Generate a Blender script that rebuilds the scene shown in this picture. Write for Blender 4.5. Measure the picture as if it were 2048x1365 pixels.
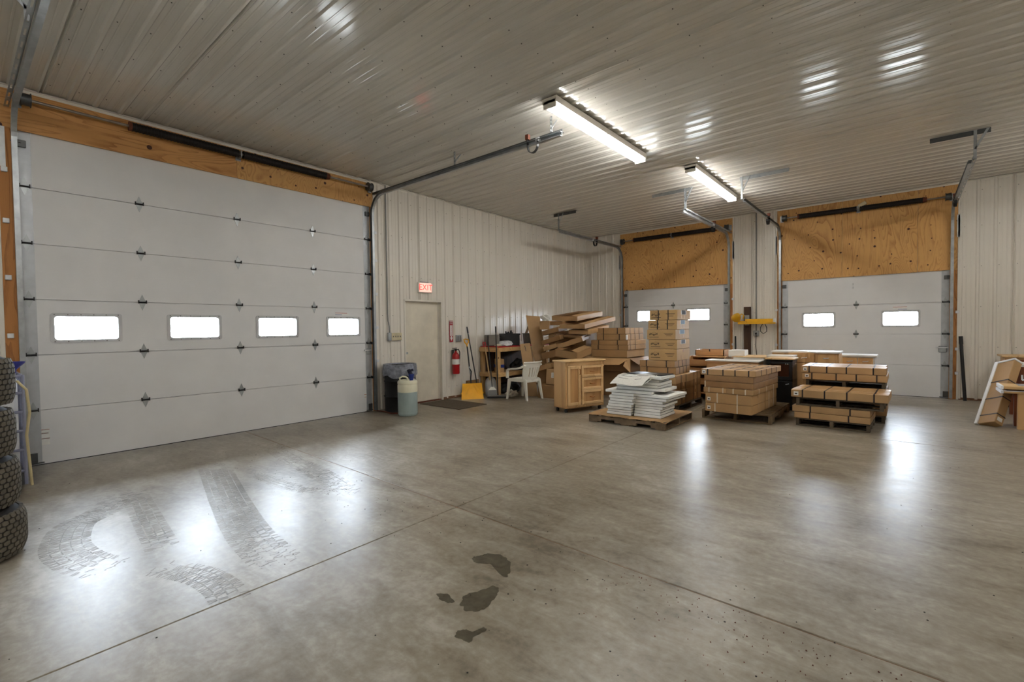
import bpy, bmesh, math, random
from mathutils import Matrix, Vector, noise as mnoise
random.seed(7)
sc = bpy.context.scene
for o in list(bpy.data.objects): bpy.data.objects.remove(o)
COL = sc.collection
pi = math.pi
def S(r, g, b):
    f = lambda c: (c/255/12.92) if c/255 <= .04045 else ((c/255+.055)/1.055)**2.4
    return (f(r), f(g), f(b), 1)

# ------------------------------------------------------------ camera
cam_d = bpy.data.cameras.new('camera'); cam = bpy.data.objects.new('camera', cam_d); COL.objects.link(cam)
yaw, pitch, roll = math.radians(39.879), math.radians(1.4896), math.radians(-.72)
fx = Vector((-math.sin(yaw), math.cos(yaw), 0)); rx = Vector((math.cos(yaw), math.sin(yaw), 0)); up = Vector((0, 0, 1))
fw = fx*math.cos(pitch) - up*math.sin(pitch); u2 = up*math.cos(pitch) + fx*math.sin(pitch)
r3 = rx*math.cos(roll) + u2*math.sin(roll); u3 = u2*math.cos(roll) - rx*math.sin(roll)
cam.matrix_world = Matrix(((r3.x, u3.x, -fw.x, 0), (r3.y, u3.y, -fw.y, 0), (r3.z, u3.z, -fw.z, 1.448), (0, 0, 0, 1)))
cam_d.sensor_width = 36; cam_d.lens = 942.15/2048*36; cam_d.clip_start = .05; cam_d.clip_end = 300
sc.camera = cam
# ------------------------------------------------------------ sky and exposure
SKY = 48.0
TUBE = 28.0
wd = bpy.data.worlds.new('overcast_sky'); sc.world = wd; wd.use_nodes = True
bg = wd.node_tree.nodes['Background']; bg.inputs[0].default_value = (.86, .94, 1.08, 1); bg.inputs[1].default_value = SKY
vs = sc.view_settings; vs.view_transform = 'Standard'; vs.look = 'None'; vs.gamma = 1; vs.use_curve_mapping = False
vs.exposure = 0.88

# ------------------------------------------------------------ materials
MATS = {}
def newmat(name):
    m = bpy.data.materials.new(name); m.use_nodes = True; MATS[name] = m
    nt = m.node_tree; return m, nt, nt.nodes, nt.links, nt.nodes['Principled BSDF']
def coords(nd, lk, scale=(1, 1, 1), kind='Object'):
    tc = nd.new('ShaderNodeTexCoord'); mp = nd.new('ShaderNodeMapping'); mp.inputs['Scale'].default_value = scale
    lk.new(tc.outputs[kind], mp.inputs[0]); return mp.outputs[0]
def noise(nd, lk, vec, scale, detail=4, rough=.55, dist=0):
    n = nd.new('ShaderNodeTexNoise'); n.inputs['Scale'].default_value = scale; n.inputs['Detail'].default_value = detail
    n.inputs['Roughness'].default_value = rough; n.inputs['Distortion'].default_value = dist; lk.new(vec, n.inputs['Vector']); return n.outputs[0]
def ramp(nd, lk, fac, stops):
    r = nd.new('ShaderNodeValToRGB'); e = r.color_ramp.elements
    while len(e) < len(stops): e.new(.5)
    for i, (p, c) in enumerate(stops):
        e[i].position = p; e[i].color = c if len(c) == 4 else (*c, 1)
    lk.new(fac, r.inputs[0]); return r.outputs[0]
def math_n(nd, lk, op, a, b=None, c=None):
    m = nd.new('ShaderNodeMath'); m.operation = op
    for i, v in enumerate((a, b, c)):
        if v is None: continue
        if isinstance(v, (int, float)): m.inputs[i].default_value = v
        else: lk.new(v, m.inputs[i])
    return m.outputs[0]
def mixc(nd, lk, fac, a, b, mode='MIX'):
    m = nd.new('ShaderNodeMix'); m.data_type = 'RGBA'; m.blend_type = mode
    for i, v in ((0, fac), (6, a), (7, b)):
        if isinstance(v, (int, float)): m.inputs[i].default_value = v
        elif isinstance(v, tuple): m.inputs[i].default_value = v
        else: lk.new(v, m.inputs[i])
    return m.outputs[2]
def bump(nd, lk, bs, h, strength=.2, dist=.01):
    b = nd.new('ShaderNodeBump'); b.inputs['Strength'].default_value = strength; b.inputs['Distance'].default_value = dist
    lk.new(h, b.inputs['Height']); lk.new(b.outputs[0], bs.inputs['Normal'])
def pm(name, col, rough=.5, metal=0, var=.08, scale=6, bumps=0, bscale=60, coat=0, stretch=(1, 1, 1), rnd=0, spec=.5, rvar=.08):
    m, nt, nd, lk, bs = newmat(name)
    v = coords(nd, lk, stretch); n = noise(nd, lk, v, scale)
    lo = tuple(c*(1-var*2) for c in col[:3])+(1,); hi = tuple(min(1, c*(1+var)) for c in col[:3])+(1,)
    c = ramp(nd, lk, n, [(.3, lo), (.7, hi)])
    if rnd:
        oi = nd.new('ShaderNodeObjectInfo'); k = math_n(nd, lk, 'MULTIPLY_ADD', oi.outputs['Random'], rnd*2, 1-rnd)
        cc = nd.new('ShaderNodeCombineColor'); [lk.new(k, cc.inputs[i]) for i in range(3)]
        c = mixc(nd, lk, 1.0, c, cc.outputs[0], 'MULTIPLY')
    lk.new(c, bs.inputs['Base Color']); bs.inputs['Metallic'].default_value = metal
    rr = nd.new('ShaderNodeMapRange'); rr.inputs[3].default_value = max(.28 if rough > .274 else 0, rough-rvar); rr.inputs[4].default_value = min(1 if rough > .274 else .27, rough+rvar)
    lk.new(n, rr.inputs[0]); lk.new(rr.outputs[0], bs.inputs['Roughness'])
    bs.inputs['Coat Weight'].default_value = coat; bs.inputs['Specular IOR Level'].default_value = spec
    if bumps: bump(nd, lk, bs, noise(nd, lk, v, bscale, 3), bumps)
    return m
def wood(name, light, dark, grain=(14, 14, 1.0), rings=9, knots=0, rough=.55, kscale=2.2, rnd=0):
    m, nt, nd, lk, bs = newmat(name)
    v = coords(nd, lk, grain); vo = coords(nd, lk)
    n = noise(nd, lk, v, .35, 3, .5, .6)
    ring = math_n(nd, lk, 'FRACT', math_n(nd, lk, 'MULTIPLY', n, rings))
    ring = math_n(nd, lk, 'MINIMUM', math_n(nd, lk, 'MULTIPLY', ring, 1.6), 1)
    fine = noise(nd, lk, coords(nd, lk, tuple(g*6 for g in grain)), 1.6, 3)
    big = noise(nd, lk, vo, 1.3, 2)
    f = math_n(nd, lk, 'ADD', math_n(nd, lk, 'MULTIPLY', ring, .42), math_n(nd, lk, 'MULTIPLY_ADD', fine, .45, math_n(nd, lk, 'MULTIPLY_ADD', big, .5, -.2)))
    c = ramp(nd, lk, f, [(.12, dark), (.55, light), (1, tuple(min(1, x*1.1) for x in light[:3]))])
    if knots:
        vr = nd.new('ShaderNodeTexVoronoi'); vr.voronoi_dimensions = '2D'; vr.inputs['Scale'].default_value = kscale
        sx_ = nd.new('ShaderNodeSeparateXYZ'); lk.new(vo, sx_.inputs[0]); cx_ = nd.new('ShaderNodeCombineXYZ'); lk.new(math_n(nd, lk, 'ADD', sx_.outputs[0], sx_.outputs[1]), cx_.inputs[0]); lk.new(sx_.outputs[2], cx_.inputs[1]); lk.new(cx_.outputs[0], vr.inputs['Vector'])
        sep = nd.new('ShaderNodeSeparateColor'); lk.new(vr.outputs['Color'], sep.inputs[0])
        k = math_n(nd, lk, 'MULTIPLY', math_n(nd, lk, 'LESS_THAN', vr.outputs['Distance'], math_n(nd, lk, 'MULTIPLY_ADD', sep.outputs[1], .05, .03)), math_n(nd, lk, 'LESS_THAN', sep.outputs[0], knots))
        c = mixc(nd, lk, k, c, S(70, 34, 14))
    if rnd:
        oi = nd.new('ShaderNodeObjectInfo'); kk = math_n(nd, lk, 'MULTIPLY_ADD', oi.outputs['Random'], rnd*2, 1-rnd)
        cc = nd.new('ShaderNodeCombineColor'); [lk.new(kk, cc.inputs[i]) for i in range(3)]
        c = mixc(nd, lk, 1.0, c, cc.outputs[0], 'MULTIPLY')
    lk.new(c, bs.inputs['Base Color']); bs.inputs['Roughness'].default_value = rough
    bump(nd, lk, bs, fine, .08)
    return m
def emit(name, col, strength):
    m, nt, nd, lk, bs = newmat(name)
    bs.inputs['Base Color'].default_value = col; bs.inputs['Emission Color'].default_value = col; bs.inputs['Emission Strength'].default_value = strength
    return m
# liner panels
pm('liner', S(226, 220, 209), .31, 0, .02, 1.5, rvar=.02, stretch=(1, 1, .4), spec=.35)
pm('ceiling_liner', S(212, 208, 199), .13, 0, 0, 1.2, rvar=0)
pm('trim_white', S(228, 222, 210), .4, 0, .04)
def door_white():
    m, nt, nd, lk, bs = newmat('door_white'); v = coords(nd, lk); n = noise(nd, lk, v, 2)
    lk.new(ramp(nd, lk, n, [(.3, S(220, 220, 220)), (.7, S(228, 228, 228))]), bs.inputs['Base Color']); bs.inputs['Roughness'].default_value = .45
    sp = nd.new('ShaderNodeSeparateXYZ'); lk.new(v, sp.inputs[0]); f = math_n(nd, lk, 'FRACT', math_n(nd, lk, 'MULTIPLY', sp.outputs[2], 1/.1525)); g = math_n(nd, lk, 'LESS_THAN', f, .06)
    bump(nd, lk, bs, g, .25, .004)
door_white()
pm('man_door', S(222, 214, 196), .5, 0, .07, 3)
pm('galvanised', S(170, 174, 176), .38, .85, .12, 9)
pm('galvanised_bright', S(222, 224, 226), .45, .25, .06, 14)
pm('galvanised_dark', S(96, 98, 98), .45, .8, .12, 9)
pm('stile', S(186, 190, 194), .42, .45, .06, 8)
pm('black_metal', S(26, 25, 25), .45, .3, .2)
pm('spring_steel', S(34, 26, 23), .55, .4, .2, 20)
pm('rusty', S(110, 58, 38), .7, .3, .2, 30)
pm('shaft_steel', S(150, 140, 130), .35, .9, .1)
pm('frame_gray', S(198, 199, 200), .5, 0, .04)
pm('conduit_gray', S(142, 142, 138), .4, .5, .05)
pm('ivory', S(206, 194, 158), .45)
pm('red_paint', S(178, 16, 26), .3, 0, .06, coat=.3)
pm('sign_red', S(165, 22, 32), .5)
pm('white_plastic', S(240, 238, 228), .38, 0, .03)
pm('white_paper', S(234, 233, 228), .7, 0, .03, 12)
pm('newsprint', S(216, 213, 203), .8, 0, .05, 40)
pm('print_dark', S(70, 56, 40), .8)
pm('print_gray', S(128, 126, 122), .8)
pm('print_black', S(44, 44, 46), .6)
pm('print_blue', S(96, 120, 140), .6)
pm('sticker_red', S(190, 60, 50), .6); pm('sticker_blue', S(50, 70, 150), .6)
pm('black_plastic', S(22, 22, 23), .4, 0, .2)
pm('strap_black', S(30, 18, 20), .5); pm('strap_white', S(226, 216, 196), .5); pm('tape_brown', S(176, 134, 84), .3)
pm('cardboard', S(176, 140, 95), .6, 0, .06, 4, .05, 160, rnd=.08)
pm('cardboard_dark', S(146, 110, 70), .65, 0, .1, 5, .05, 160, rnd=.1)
pm('cardboard_print', S(188, 153, 102), .6, 0, .05, 4, .05, 160, rnd=.04)
pm('carton_white', S(240, 239, 233), .6, 0, .04, 7, .03, 120, rnd=.04)
pm('pallet_wood', S(118, 98, 72), .85, 0, .2, 9, .1, 70, rnd=.12, stretch=(1, 1, 1))
pm('pallet_dark', S(84, 72, 56), .9, 0, .25, 9, .1, 70, rnd=.15)
wood('plywood', S(204, 156, 92), S(166, 112, 56), (4.2, 4.2, 1.3), 44, .75, .6, 3.6)
wood('plywood_h', S(200, 146, 84), S(156, 100, 48), (4, 1.1, 5.5), 30, .4, .6, 2.6)
wood('jamb_wood', S(186, 126, 66), S(136, 82, 36), (12, 12, 1.2), 10, .25, .65, 4)
wood('cabinet_wood', S(206, 164, 112), S(178, 132, 82), (9, 9, .7), 5, 0, .42)
wood('cabinet_wood_h', S(220, 184, 134), S(194, 150, 98), (5, .8, 5), 5, 0, .45)
wood('orange_wood', S(200, 154, 104), S(168, 118, 70), (1.0, 9, 9), 6, 0, .45)
wood('lumber', S(202, 164, 110), S(174, 130, 80), (1.0, 9, 9), 5, .2, .7, 3, .06)
wood('lumber_v', S(198, 160, 106), S(168, 124, 74), (9, 9, 1), 5, .2, .7, 3, .06)
wood('board_dark', S(74, 48, 26), S(36, 22, 14), (9, 9, 1), 5, 0, .6)
wood('redbrown_wood', S(128, 66, 34), S(82, 38, 20), (9, 9, 1), 5, 0, .45)
wood('cabinet_panel_shaded', S(192, 148, 96), S(164, 118, 70), (9, 9, .7), 5, 0, .42)  # cabinet wood made darker: shade of the recessed panels put into the colour
pm('laminate_white', S(232, 228, 222), .35, 0, .02)
pm('yellow_paint', S(232, 176, 24), .38, 0, .08, 6, coat=.2)
pm('shovel_yellow', S(250, 182, 30), .42, 0, .06)
pm('shovel_steel', S(190, 190, 188), .3, .8, .1)
pm('black_handle', S(24, 22, 22), .5); pm('wood_handle', S(184, 150, 104), .6, 0, .1, 20)
pm('mat_brown', S(86, 74, 58), .95, 0, .15, 30, .3, 300)
pm('drum_black', S(10, 10, 11), .45, 0, .2, spec=.3)
pm('bag_plastic', S(138, 142, 154), .3, 0, .3, 14, .6, 18, rvar=.1)
pm('jug_white', S(226, 222, 196), .4, 0, .06, 4); pm('jug_liquid', S(158, 174, 172), .4, 0, .12, 3, stretch=(1, 1, .6))
pm('blue_plastic', S(26, 48, 128), .35); pm('navy', S(22, 22, 48), .5)
pm('rubber', S(98, 90, 76), .85, 0, .12, 12, .1, 120)
pm('rubber_groove', S(40, 36, 32), .9)
pm('tote_white', S(216, 218, 220), .4, 0, .05); pm('tote_cage', S(150, 154, 178), .35, .4, .05); pm('hose_beige', S(200, 184, 140), .5)
pm('tote_blue', S(60, 64, 150), .4); pm('gray_plastic', S(118, 116, 112), .5); pm('microwave_gray', S(126, 120, 110), .4, .2)
pm('red_top', S(176, 26, 28), .5); pm('mop_white', S(214, 206, 192), .9, 0, .15, 40); pm('bag_white', S(214, 214, 216), .4, 0, .15, 8, .3, 12)
pm('screw', S(88, 84, 78), .5, .5); pm('clear_wrap', S(210, 214, 220), .2, 0, .2, 30)
pm('rust_joint', S(132, 96, 70), .9, 0, .2, 20); pm('foam_white', S(236, 236, 238), .6, 0, .02)
pm('gravel', S(150, 146, 138), .95, 0, .15, 3)
pm('caster_black', S(24, 24, 24), .5); pm('copper', S(176, 120, 70), .35, .8)
wood('handle_wood', S(176, 128, 76), S(140, 96, 52), (9, 9, 1), 3, 0, .5)
emit('tube_glow', (.995, .99, .972, 1), TUBE)
def exit_mats():
    emit('exit_face', (1.0, .30, .24, 1), 1.1); emit('exit_letter', (1.0, .04, .03, 1), 1.3)
exit_mats()
def glass():
    m, nt, nd, lk, bs = newmat('window_glass'); nd.remove(bs)
    out = nd['Material Output']; t = nd.new('ShaderNodeBsdfTransparent'); g = nd.new('ShaderNodeBsdfGlossy'); g.inputs['Roughness'].default_value = .08
    t.inputs[0].default_value = (.93, .95, .95, 1)
    v = coords(nd, lk); n = noise(nd, lk, v, 3, 3); fr = nd.new('ShaderNodeFresnel'); fr.inputs[0].default_value = 1.4
    mx = nd.new('ShaderNodeMixShader'); lk.new(fr.outputs[0], mx.inputs[0]); lk.new(t.outputs[0], mx.inputs[1]); lk.new(g.outputs[0], mx.inputs[2])
    rr = nd.new('ShaderNodeMapRange'); rr.inputs[3].default_value = .02; rr.inputs[4].default_value = .2; lk.new(n, rr.inputs[0]); lk.new(rr.outputs[0], g.inputs['Roughness'])
    lk.new(mx.outputs[0], out.inputs[0])
glass()
def concrete():
    m, nt, nd, lk, bs = newmat('concrete')
    v = coords(nd, lk); vs_ = coords(nd, lk, (1, 2.2, 1))
    a = noise(nd, lk, v, .55, 5, .6, .4); b = noise(nd, lk, vs_, 2.6, 6, .65, .8); c = noise(nd, lk, v, 22, 5, .6); d = noise(nd, lk, coords(nd, lk, (.6, 3.0, 1)), 1.1, 4, .6, 1.2)
    f = math_n(nd, lk, 'ADD', math_n(nd, lk, 'MULTIPLY', a, .38), math_n(nd, lk, 'MULTIPLY_ADD', b, .30, math_n(nd, lk, 'MULTIPLY_ADD', c, .18, math_n(nd, lk, 'MULTIPLY', d, .14))))
    col = ramp(nd, lk, f, [(.40, S(95, 85, 68)), (.465, S(127, 117, 100)), (.53, S(147, 139, 123)), (.61, S(174, 168, 156))])
    lk.new(col, bs.inputs['Base Color'])
    rr = nd.new('ShaderNodeMapRange'); rr.inputs[1].default_value = .3; rr.inputs[2].default_value = .7; rr.inputs[3].default_value = .295; rr.inputs[4].default_value = .40
    lk.new(math_n(nd, lk, 'MULTIPLY_ADD', b, .6, math_n(nd, lk, 'MULTIPLY', a, .4)), rr.inputs[0]); lk.new(rr.outputs[0], bs.inputs['Roughness'])
    bs.inputs['Specular IOR Level'].default_value = .55
    bump(nd, lk, bs, math_n(nd, lk, 'MULTIPLY_ADD', b, .7, math_n(nd, lk, 'MULTIPLY', c, .3)), .10, .01)
concrete()
def mark(name, col, alpha, rough):
    m, nt, nd, lk, bs = newmat(name); out = nd['Material Output']
    bs.inputs['Base Color'].default_value = col; bs.inputs['Roughness'].default_value = rough
    t = nd.new('ShaderNodeBsdfTransparent'); mx = nd.new('ShaderNodeMixShader')
    v = coords(nd, lk); n = noise(nd, lk, v, 5, 4); rr = nd.new('ShaderNodeMapRange'); rr.inputs[1].default_value = .3; rr.inputs[2].default_value = .65
    rr.inputs[3].default_value = alpha*.55; rr.inputs[4].default_value = alpha; lk.new(n, rr.inputs[0]); lk.new(rr.outputs[0], mx.inputs[0])
    lk.new(t.outputs[0], mx.inputs[1]); lk.new(bs.outputs[0], mx.inputs[2]); lk.new(mx.outputs[0], out.inputs[0])
mark('oil_mark', S(84, 76, 56), .8, .3); mark('tread_mark', S(116, 106, 96), .42, .8); mark('dark_smudge', S(92, 82, 68), .28, .5); mark('pale_scuff', S(200, 195, 186), .42, .6)

# ------------------------------------------------------------ mesh helpers
WM = {}
class MB:
    def __init__(s): s.v = []; s.f = []
    def add(s, vs, fs, M=None):
        k = len(s.v); s.v += [(M @ Vector(p)) if M else Vector(p) for p in vs]; s.f += [tuple(i+k for i in f) for f in fs]; return s
    def box(s, x0, x1, y0, y1, z0, z1, M=None):
        return s.add([(x0, y0, z0), (x1, y0, z0), (x1, y1, z0), (x0, y1, z0), (x0, y0, z1), (x1, y0, z1), (x1, y1, z1), (x0, y1, z1)],
                     [(0, 3, 2, 1), (4, 5, 6, 7), (0, 1, 5, 4), (1, 2, 6, 5), (2, 3, 7, 6), (3, 0, 4, 7)], M)
    def cyl(s, p0, p1, r, r2=None, n=12, M=None):
        p0, p1 = Vector(p0), Vector(p1); d = (p1-p0).normalized(); a = d.orthogonal().normalized(); b = d.cross(a); r2 = r if r2 is None else r2
        vs = [p0+(a*math.cos(t)+b*math.sin(t))*r for t in [2*pi*i/n for i in range(n)]]+[p1+(a*math.cos(t)+b*math.sin(t))*r2 for t in [2*pi*i/n for i in range(n)]]
        return s.add(vs, [(i, (i+1) % n, n+(i+1) % n, n+i) for i in range(n)]+[tuple(range(n-1, -1, -1)), tuple(range(n, 2*n))], M)
    def tube(s, pts, r, n=8, M=None, closed=False):
        pts = [Vector(p) for p in pts]; N = len(pts); vs = []; a = None
        for i, p in enumerate(pts):
            q0 = pts[(i-1) % N] if (i or closed) else p; q1 = pts[(i+1) % N] if (i < N-1 or closed) else p
            d = (q1-q0).normalized()
            a = (d.orthogonal() if a is None else a-d*a.dot(d)).normalized(); b = d.cross(a)
            rr = r[i] if isinstance(r, (list, tuple)) else r
            vs += [p+(a*math.cos(2*pi*k/n)+b*math.sin(2*pi*k/n))*rr for k in range(n)]
        fs = []
        for i in range(N if closed else N-1):
            j = (i+1) % N
            fs += [(i*n+k, i*n+(k+1) % n, j*n+(k+1) % n, j*n+k) for k in range(n)]
        if not closed: fs += [tuple(range(n-1, -1, -1)), tuple((N-1)*n+k for k in range(n))]
        return s.add(vs, fs, M)
    def lathe(s, prof, c=(0, 0, 0), n=28, M=None):
        vs = []; fs = []; m = len(prof)
        for i in range(n):
            t = 2*pi*i/n; vs += [(c[0]+r*math.cos(t), c[1]+r*math.sin(t), c[2]+z) for r, z in prof]
        for i in range(n):
            j = (i+1) % n; fs += [(i*m+k, j*m+k, j*m+k+1, i*m+k+1) for k in range(m-1)]
        return s.add(vs, fs, M)
    def prism(s, poly, w0, w1, ax='y', M=None):
        n = len(poly); P = {'x': lambda a, b, w: (w, a, b), 'y': lambda a, b, w: (a, w, b), 'z': lambda a, b, w: (a, b, w)}[ax]
        return s.add([P(a, b, w0) for a, b in poly]+[P(a, b, w1) for a, b in poly],
                     [tuple(range(n)), tuple(range(2*n-1, n-1, -1))]+[(i, n+i, n+(i+1) % n, (i+1) % n) for i in range(n)], M)
    def sheet(s, quad, t=.005):
        a, b, c, d = [Vector(q) for q in quad]; n = (b-a).cross(d-a).normalized()*t
        return s.add([a, b, c, d, a+n, b+n, c+n, d+n], [(0, 3, 2, 1), (4, 5, 6, 7), (0, 1, 5, 4), (1, 2, 6, 5), (2, 3, 7, 6), (3, 0, 4, 7)])
    def build(s, name, mat, parent=None, smooth=False, bevel=0, world=False, seg=1, fix=True, kind=None, label=None):
        vs = s.v
        if world and parent is not None:
            inv = WM[parent.name].inverted(); vs = [inv @ v for v in vs]
        me = bpy.data.meshes.new(name); me.from_pydata([tuple(v) for v in vs], [], s.f)
        bm = bmesh.new(); bm.from_mesh(me)
        if fix: bmesh.ops.recalc_face_normals(bm, faces=bm.faces)
        if bevel: bmesh.ops.bevel(bm, geom=[e for e in bm.edges if e.is_manifold and e.calc_face_angle(0) > .6], offset=bevel, segments=seg, affect='EDGES', profile=.5, clamp_overlap=True)
        if smooth:
            for f in bm.faces: f.smooth = True
            for e in bm.edges:
                if e.is_manifold and e.calc_face_angle(0) > .7: e.smooth = False
        bm.to_mesh(me); bm.free()
        me.materials.append(MATS[mat]); o = bpy.data.objects.new(name, me); COL.objects.link(o)
        if parent is not None: o.parent = parent; WM[o.name] = WM[parent.name].copy()
        else: WM[o.name] = Matrix.Identity(4)
        if kind: o['kind'] = kind
        if label: o['label'] = label
        return o
def tag(o, label, cat, group=None):
    o['label'] = label; o['category'] = cat
    if group: o['group'] = group
    return o
def thing(name, label, cat, loc=(0, 0, 0), rot=0, group=None, M=None):
    o = bpy.data.objects.new(name, None); COL.objects.link(o); o.empty_display_size = .1
    M = M if M is not None else Matrix.Translation(loc) @ (Matrix.Rotation(rot, 4, 'Z') if isinstance(rot, (int, float)) else rot)
    o.matrix_world = M; WM[o.name] = M.copy()
    return tag(o, label, cat, group)
def struct(name, loc=(0, 0, 0)):
    o = bpy.data.objects.new(name, None); COL.objects.link(o); o.location = loc; WM[o.name] = Matrix.Translation(loc); o['kind'] = 'structure'; return o
def piece(src, parent, name=None, M=None):
    c = src.copy(); COL.objects.link(c); c.parent = parent
    if M is not None: c.matrix_local = M
    WM[c.name] = WM[parent.name] @ (M if M is not None else Matrix.Identity(4))
    return c
def text_mb(body, size, M, depth=.001, align='CENTER'):
    cu = bpy.data.curves.new('t', 'FONT'); cu.body = body; cu.size = size; cu.align_x = align; cu.align_y = 'CENTER'; cu.extrude = depth; cu.resolution_u = 2
    o = bpy.data.objects.new('t', cu); COL.objects.link(o); bpy.context.view_layer.update()
    me = bpy.data.meshes.new_from_object(o.evaluated_get(bpy.context.evaluated_depsgraph_get()))
    m = MB(); m.add([v.co.copy() for v in me.vertices], [tuple(p.vertices) for p in me.polygons], M)
    bpy.data.objects.remove(o); bpy.data.curves.remove(cu); bpy.data.meshes.remove(me); return m
FACE_PX = Matrix(((0, 0, 1, 0), (1, 0, 0, 0), (0, 1, 0, 0), (0, 0, 0, 1)))      # text plane facing +X (reads along +Y)
FACE_NY = Matrix(((1, 0, 0, 0), (0, 0, -1, 0), (0, 1, 0, 0), (0, 0, 0, 1)))     # text plane facing -Y (reads along +X)

# ------------------------------------------------------------ room dimensions
XL, XR, YF, YB, HC = -7.33, 6.2, -3.2, 12.25, 4.12
# ============================================================ THE SETTING
# ---- ground outside
g = MB(); g.add([(-90, -80, -.2), (90, -80, -.2), (90, 100, -.2), (-90, 100, -.2)], [(0, 1, 2, 3)]); gr = g.build('ground', 'gravel'); gr['kind'] = 'structure'
# ---- floor: slabs with sawn joints
fl = MB(); fl.box(XL-.25, XR+.2, YF-.2, YB+.25, -.19, -.005); floor = fl.build('floor', 'rust_joint'); floor['kind'] = 'structure'
gapj = .009
def jy1(x): return 2.62-.026*(x+2.8)
def jy2(x): return 7.62-.085*(x+2.8)*.6
xs = [(XL-.2, -2.803), (-2.797, 2.4), (2.406, XR)]
for x0, x1 in xs:
    for lo, hi in ((lambda x: YF, jy1), (jy1, jy2), (jy2, lambda x: YB+.2)):
        m = MB(); g_ = gapj/2; z0, z1 = -.15, 0
        q = [(x0, lo(x0)+g_), (x1, lo(x1)+g_), (x1, hi(x1)-g_), (x0, hi(x0)-g_)]
        m.prism(q, z0, z1, 'z'); m.build('slab', 'concrete', floor, bevel=.004)
# floor marks
def blob(pts, z, seed, jag=.25):
    c = Vector((sum(p[0] for p in pts)/len(pts), sum(p[1] for p in pts)/len(pts), 0)); out = []
    n = len(pts); rnd = random.Random(seed)
    for i in range(n):
        p0, p1, p2, p3 = [Vector((*pts[(i+q) % n], 0)) for q in (-1, 0, 1, 2)]
        for k in range(9):
            t_ = k/9; q = .5*((2*p1)+(-p0+p2)*t_+(2*p0-5*p1+4*p2-p3)*t_*t_+(-p0+3*p1-3*p2+p3)*t_**3)
            nz = mnoise.noise(Vector((q.x*24+seed, q.y*24, 0)))+.6*mnoise.noise(Vector((q.x*70+seed, q.y*70, 3)))
            out.append(c+(q-c)*(1+jag*.45*nz))
    m = MB(); m.add([(p.x, p.y, z) for p in out]+[(c.x, c.y, z)], [(i, (i+1) % len(out), len(out)) for i in range(len(out))]); return m
blob([(-2.09, 2.08), (-2.06, 2.18), (-1.98, 2.23), (-1.87, 2.19), (-1.78, 2.07), (-1.80, 2.04), (-1.88, 2.07), (-1.96, 2.10), (-2.02, 2.06)], .0011, 1, .2).build('oil_stain', 'oil_mark', floor)
blob([(-1.80, 1.70), (-1.83, 1.76), (-1.80, 1.84), (-1.77, 1.93), (-1.72, 1.92), (-1.68, 1.83), (-1.66, 1.74), (-1.71, 1.67)], .0011, 5, .35).build('oil_stain', 'oil_mark', floor)
blob([(-1.64, 1.51), (-1.62, 1.56), (-1.58, 1.57), (-1.56, 1.63), (-1.53, 1.61), (-1.55, 1.55), (-1.53, 1.51), (-1.58, 1.49)], .0011, 9, .7).build('oil_stain', 'oil_mark', floor)
blob([(-1.95, 1.67), (-1.92, 1.71), (-1.87, 1.70), (-1.83, 1.68), (-1.87, 1.65)], .0011, 12, .7).build('oil_stain', 'oil_mark', floor)
def tread(path, offs, blockw, z=.0008, jit=.1, name='tyre_mark'):
    P = [Vector((*p, 0)) for p in path]; fine = []
    for i in range(len(P)-1):
        p0 = P[max(i-1, 0)]; p1 = P[i]; p2 = P[i+1]; p3 = P[min(i+2, len(P)-1)]; K = max(8, int((p2-p1).length/.013))
        for k in range(K):
            t = k/K; fine.append(.5*((2*p1)+(-p0+p2)*t+(2*p0-5*p1+4*p2-p3)*t*t+(-p0+3*p1-3*p2+p3)*t**3))
    m = MB(); g = MB(); rnd = random.Random(3); N = len(fine)-1
    for i in range(N):
        d = (fine[i+1]-fine[i]).normalized(); n = Vector((-d.y, d.x, 0)); fade = min(1, 4*i/N, 4*(N-i)/N)
        for o_ in offs:
            if rnd.random() > fade*(1-jit): continue
            c = fine[i]+n*o_; a = d*.0042; b = n*blockw/2; sk = d*.006*(1 if rnd.random() < .5 else -1)
            m.add([(q.x, q.y, z) for q in (c-a-b-sk, c+a-b-sk, c+a+b+sk, c-a+b+sk)], [(0, 1, 2, 3)])
        if i < N-1 and rnd.random() < fade*.93:
            d2 = (fine[i+2]-fine[i+1]).normalized(); n2 = Vector((-d2.y, d2.x, 0))
            for o_ in [(p+q)/2 for p, q in zip(offs[:-1], offs[1:])]:
                g.add([(q.x, q.y, z+.0002) for q in (fine[i]+n*(o_-.004), fine[i+1]+n2*(o_-.004), fine[i+1]+n2*(o_+.004), fine[i]+n*(o_+.004))], [(0, 1, 2, 3)])
    m.build(name, 'tread_mark', floor, kind='stuff'); g.build('tyre_mark_line', 'pale_scuff', floor, kind='stuff')
tread([(-5.4, 1.02), (-5.0, .78), (-4.82, .60), (-4.56, .52), (-4.3, .49), (-4.0, .53), (-3.72, .64)], (-.13, -.075, -.02, .035, .09), .046)
tread([(-5.9, 1.86), (-5.2, 1.70), (-4.45, 1.53), (-3.6, 1.36), (-2.95, 1.30)], (-.14, -.09, -.04, .01, .06, .11), .043)
tread([(-5.4, 1.06), (-4.5, .97), (-3.8, .90)], (-.09, -.04, .01, .06), .043, jit=.3)
tread([(-3.55, .80), (-3.25, .93), (-2.98, .97), (-2.75, .95)], (-.09, -.04, .01, .06), .042, jit=.2)
tread([(-6.4, 2.62), (-5.3, 2.46), (-4.4, 2.36), (-3.7, 2.25)], (-.1, -.05, 0, .05, .1), .038, jit=.5)
tread([(-5.2, 2.0), (-4.7, 1.98), (-4.2, 2.05), (-3.9, 2.2)], (-.06, -.02, .02, .06), .034, jit=.5)
m = MB(); rnd = random.Random(11)
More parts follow.
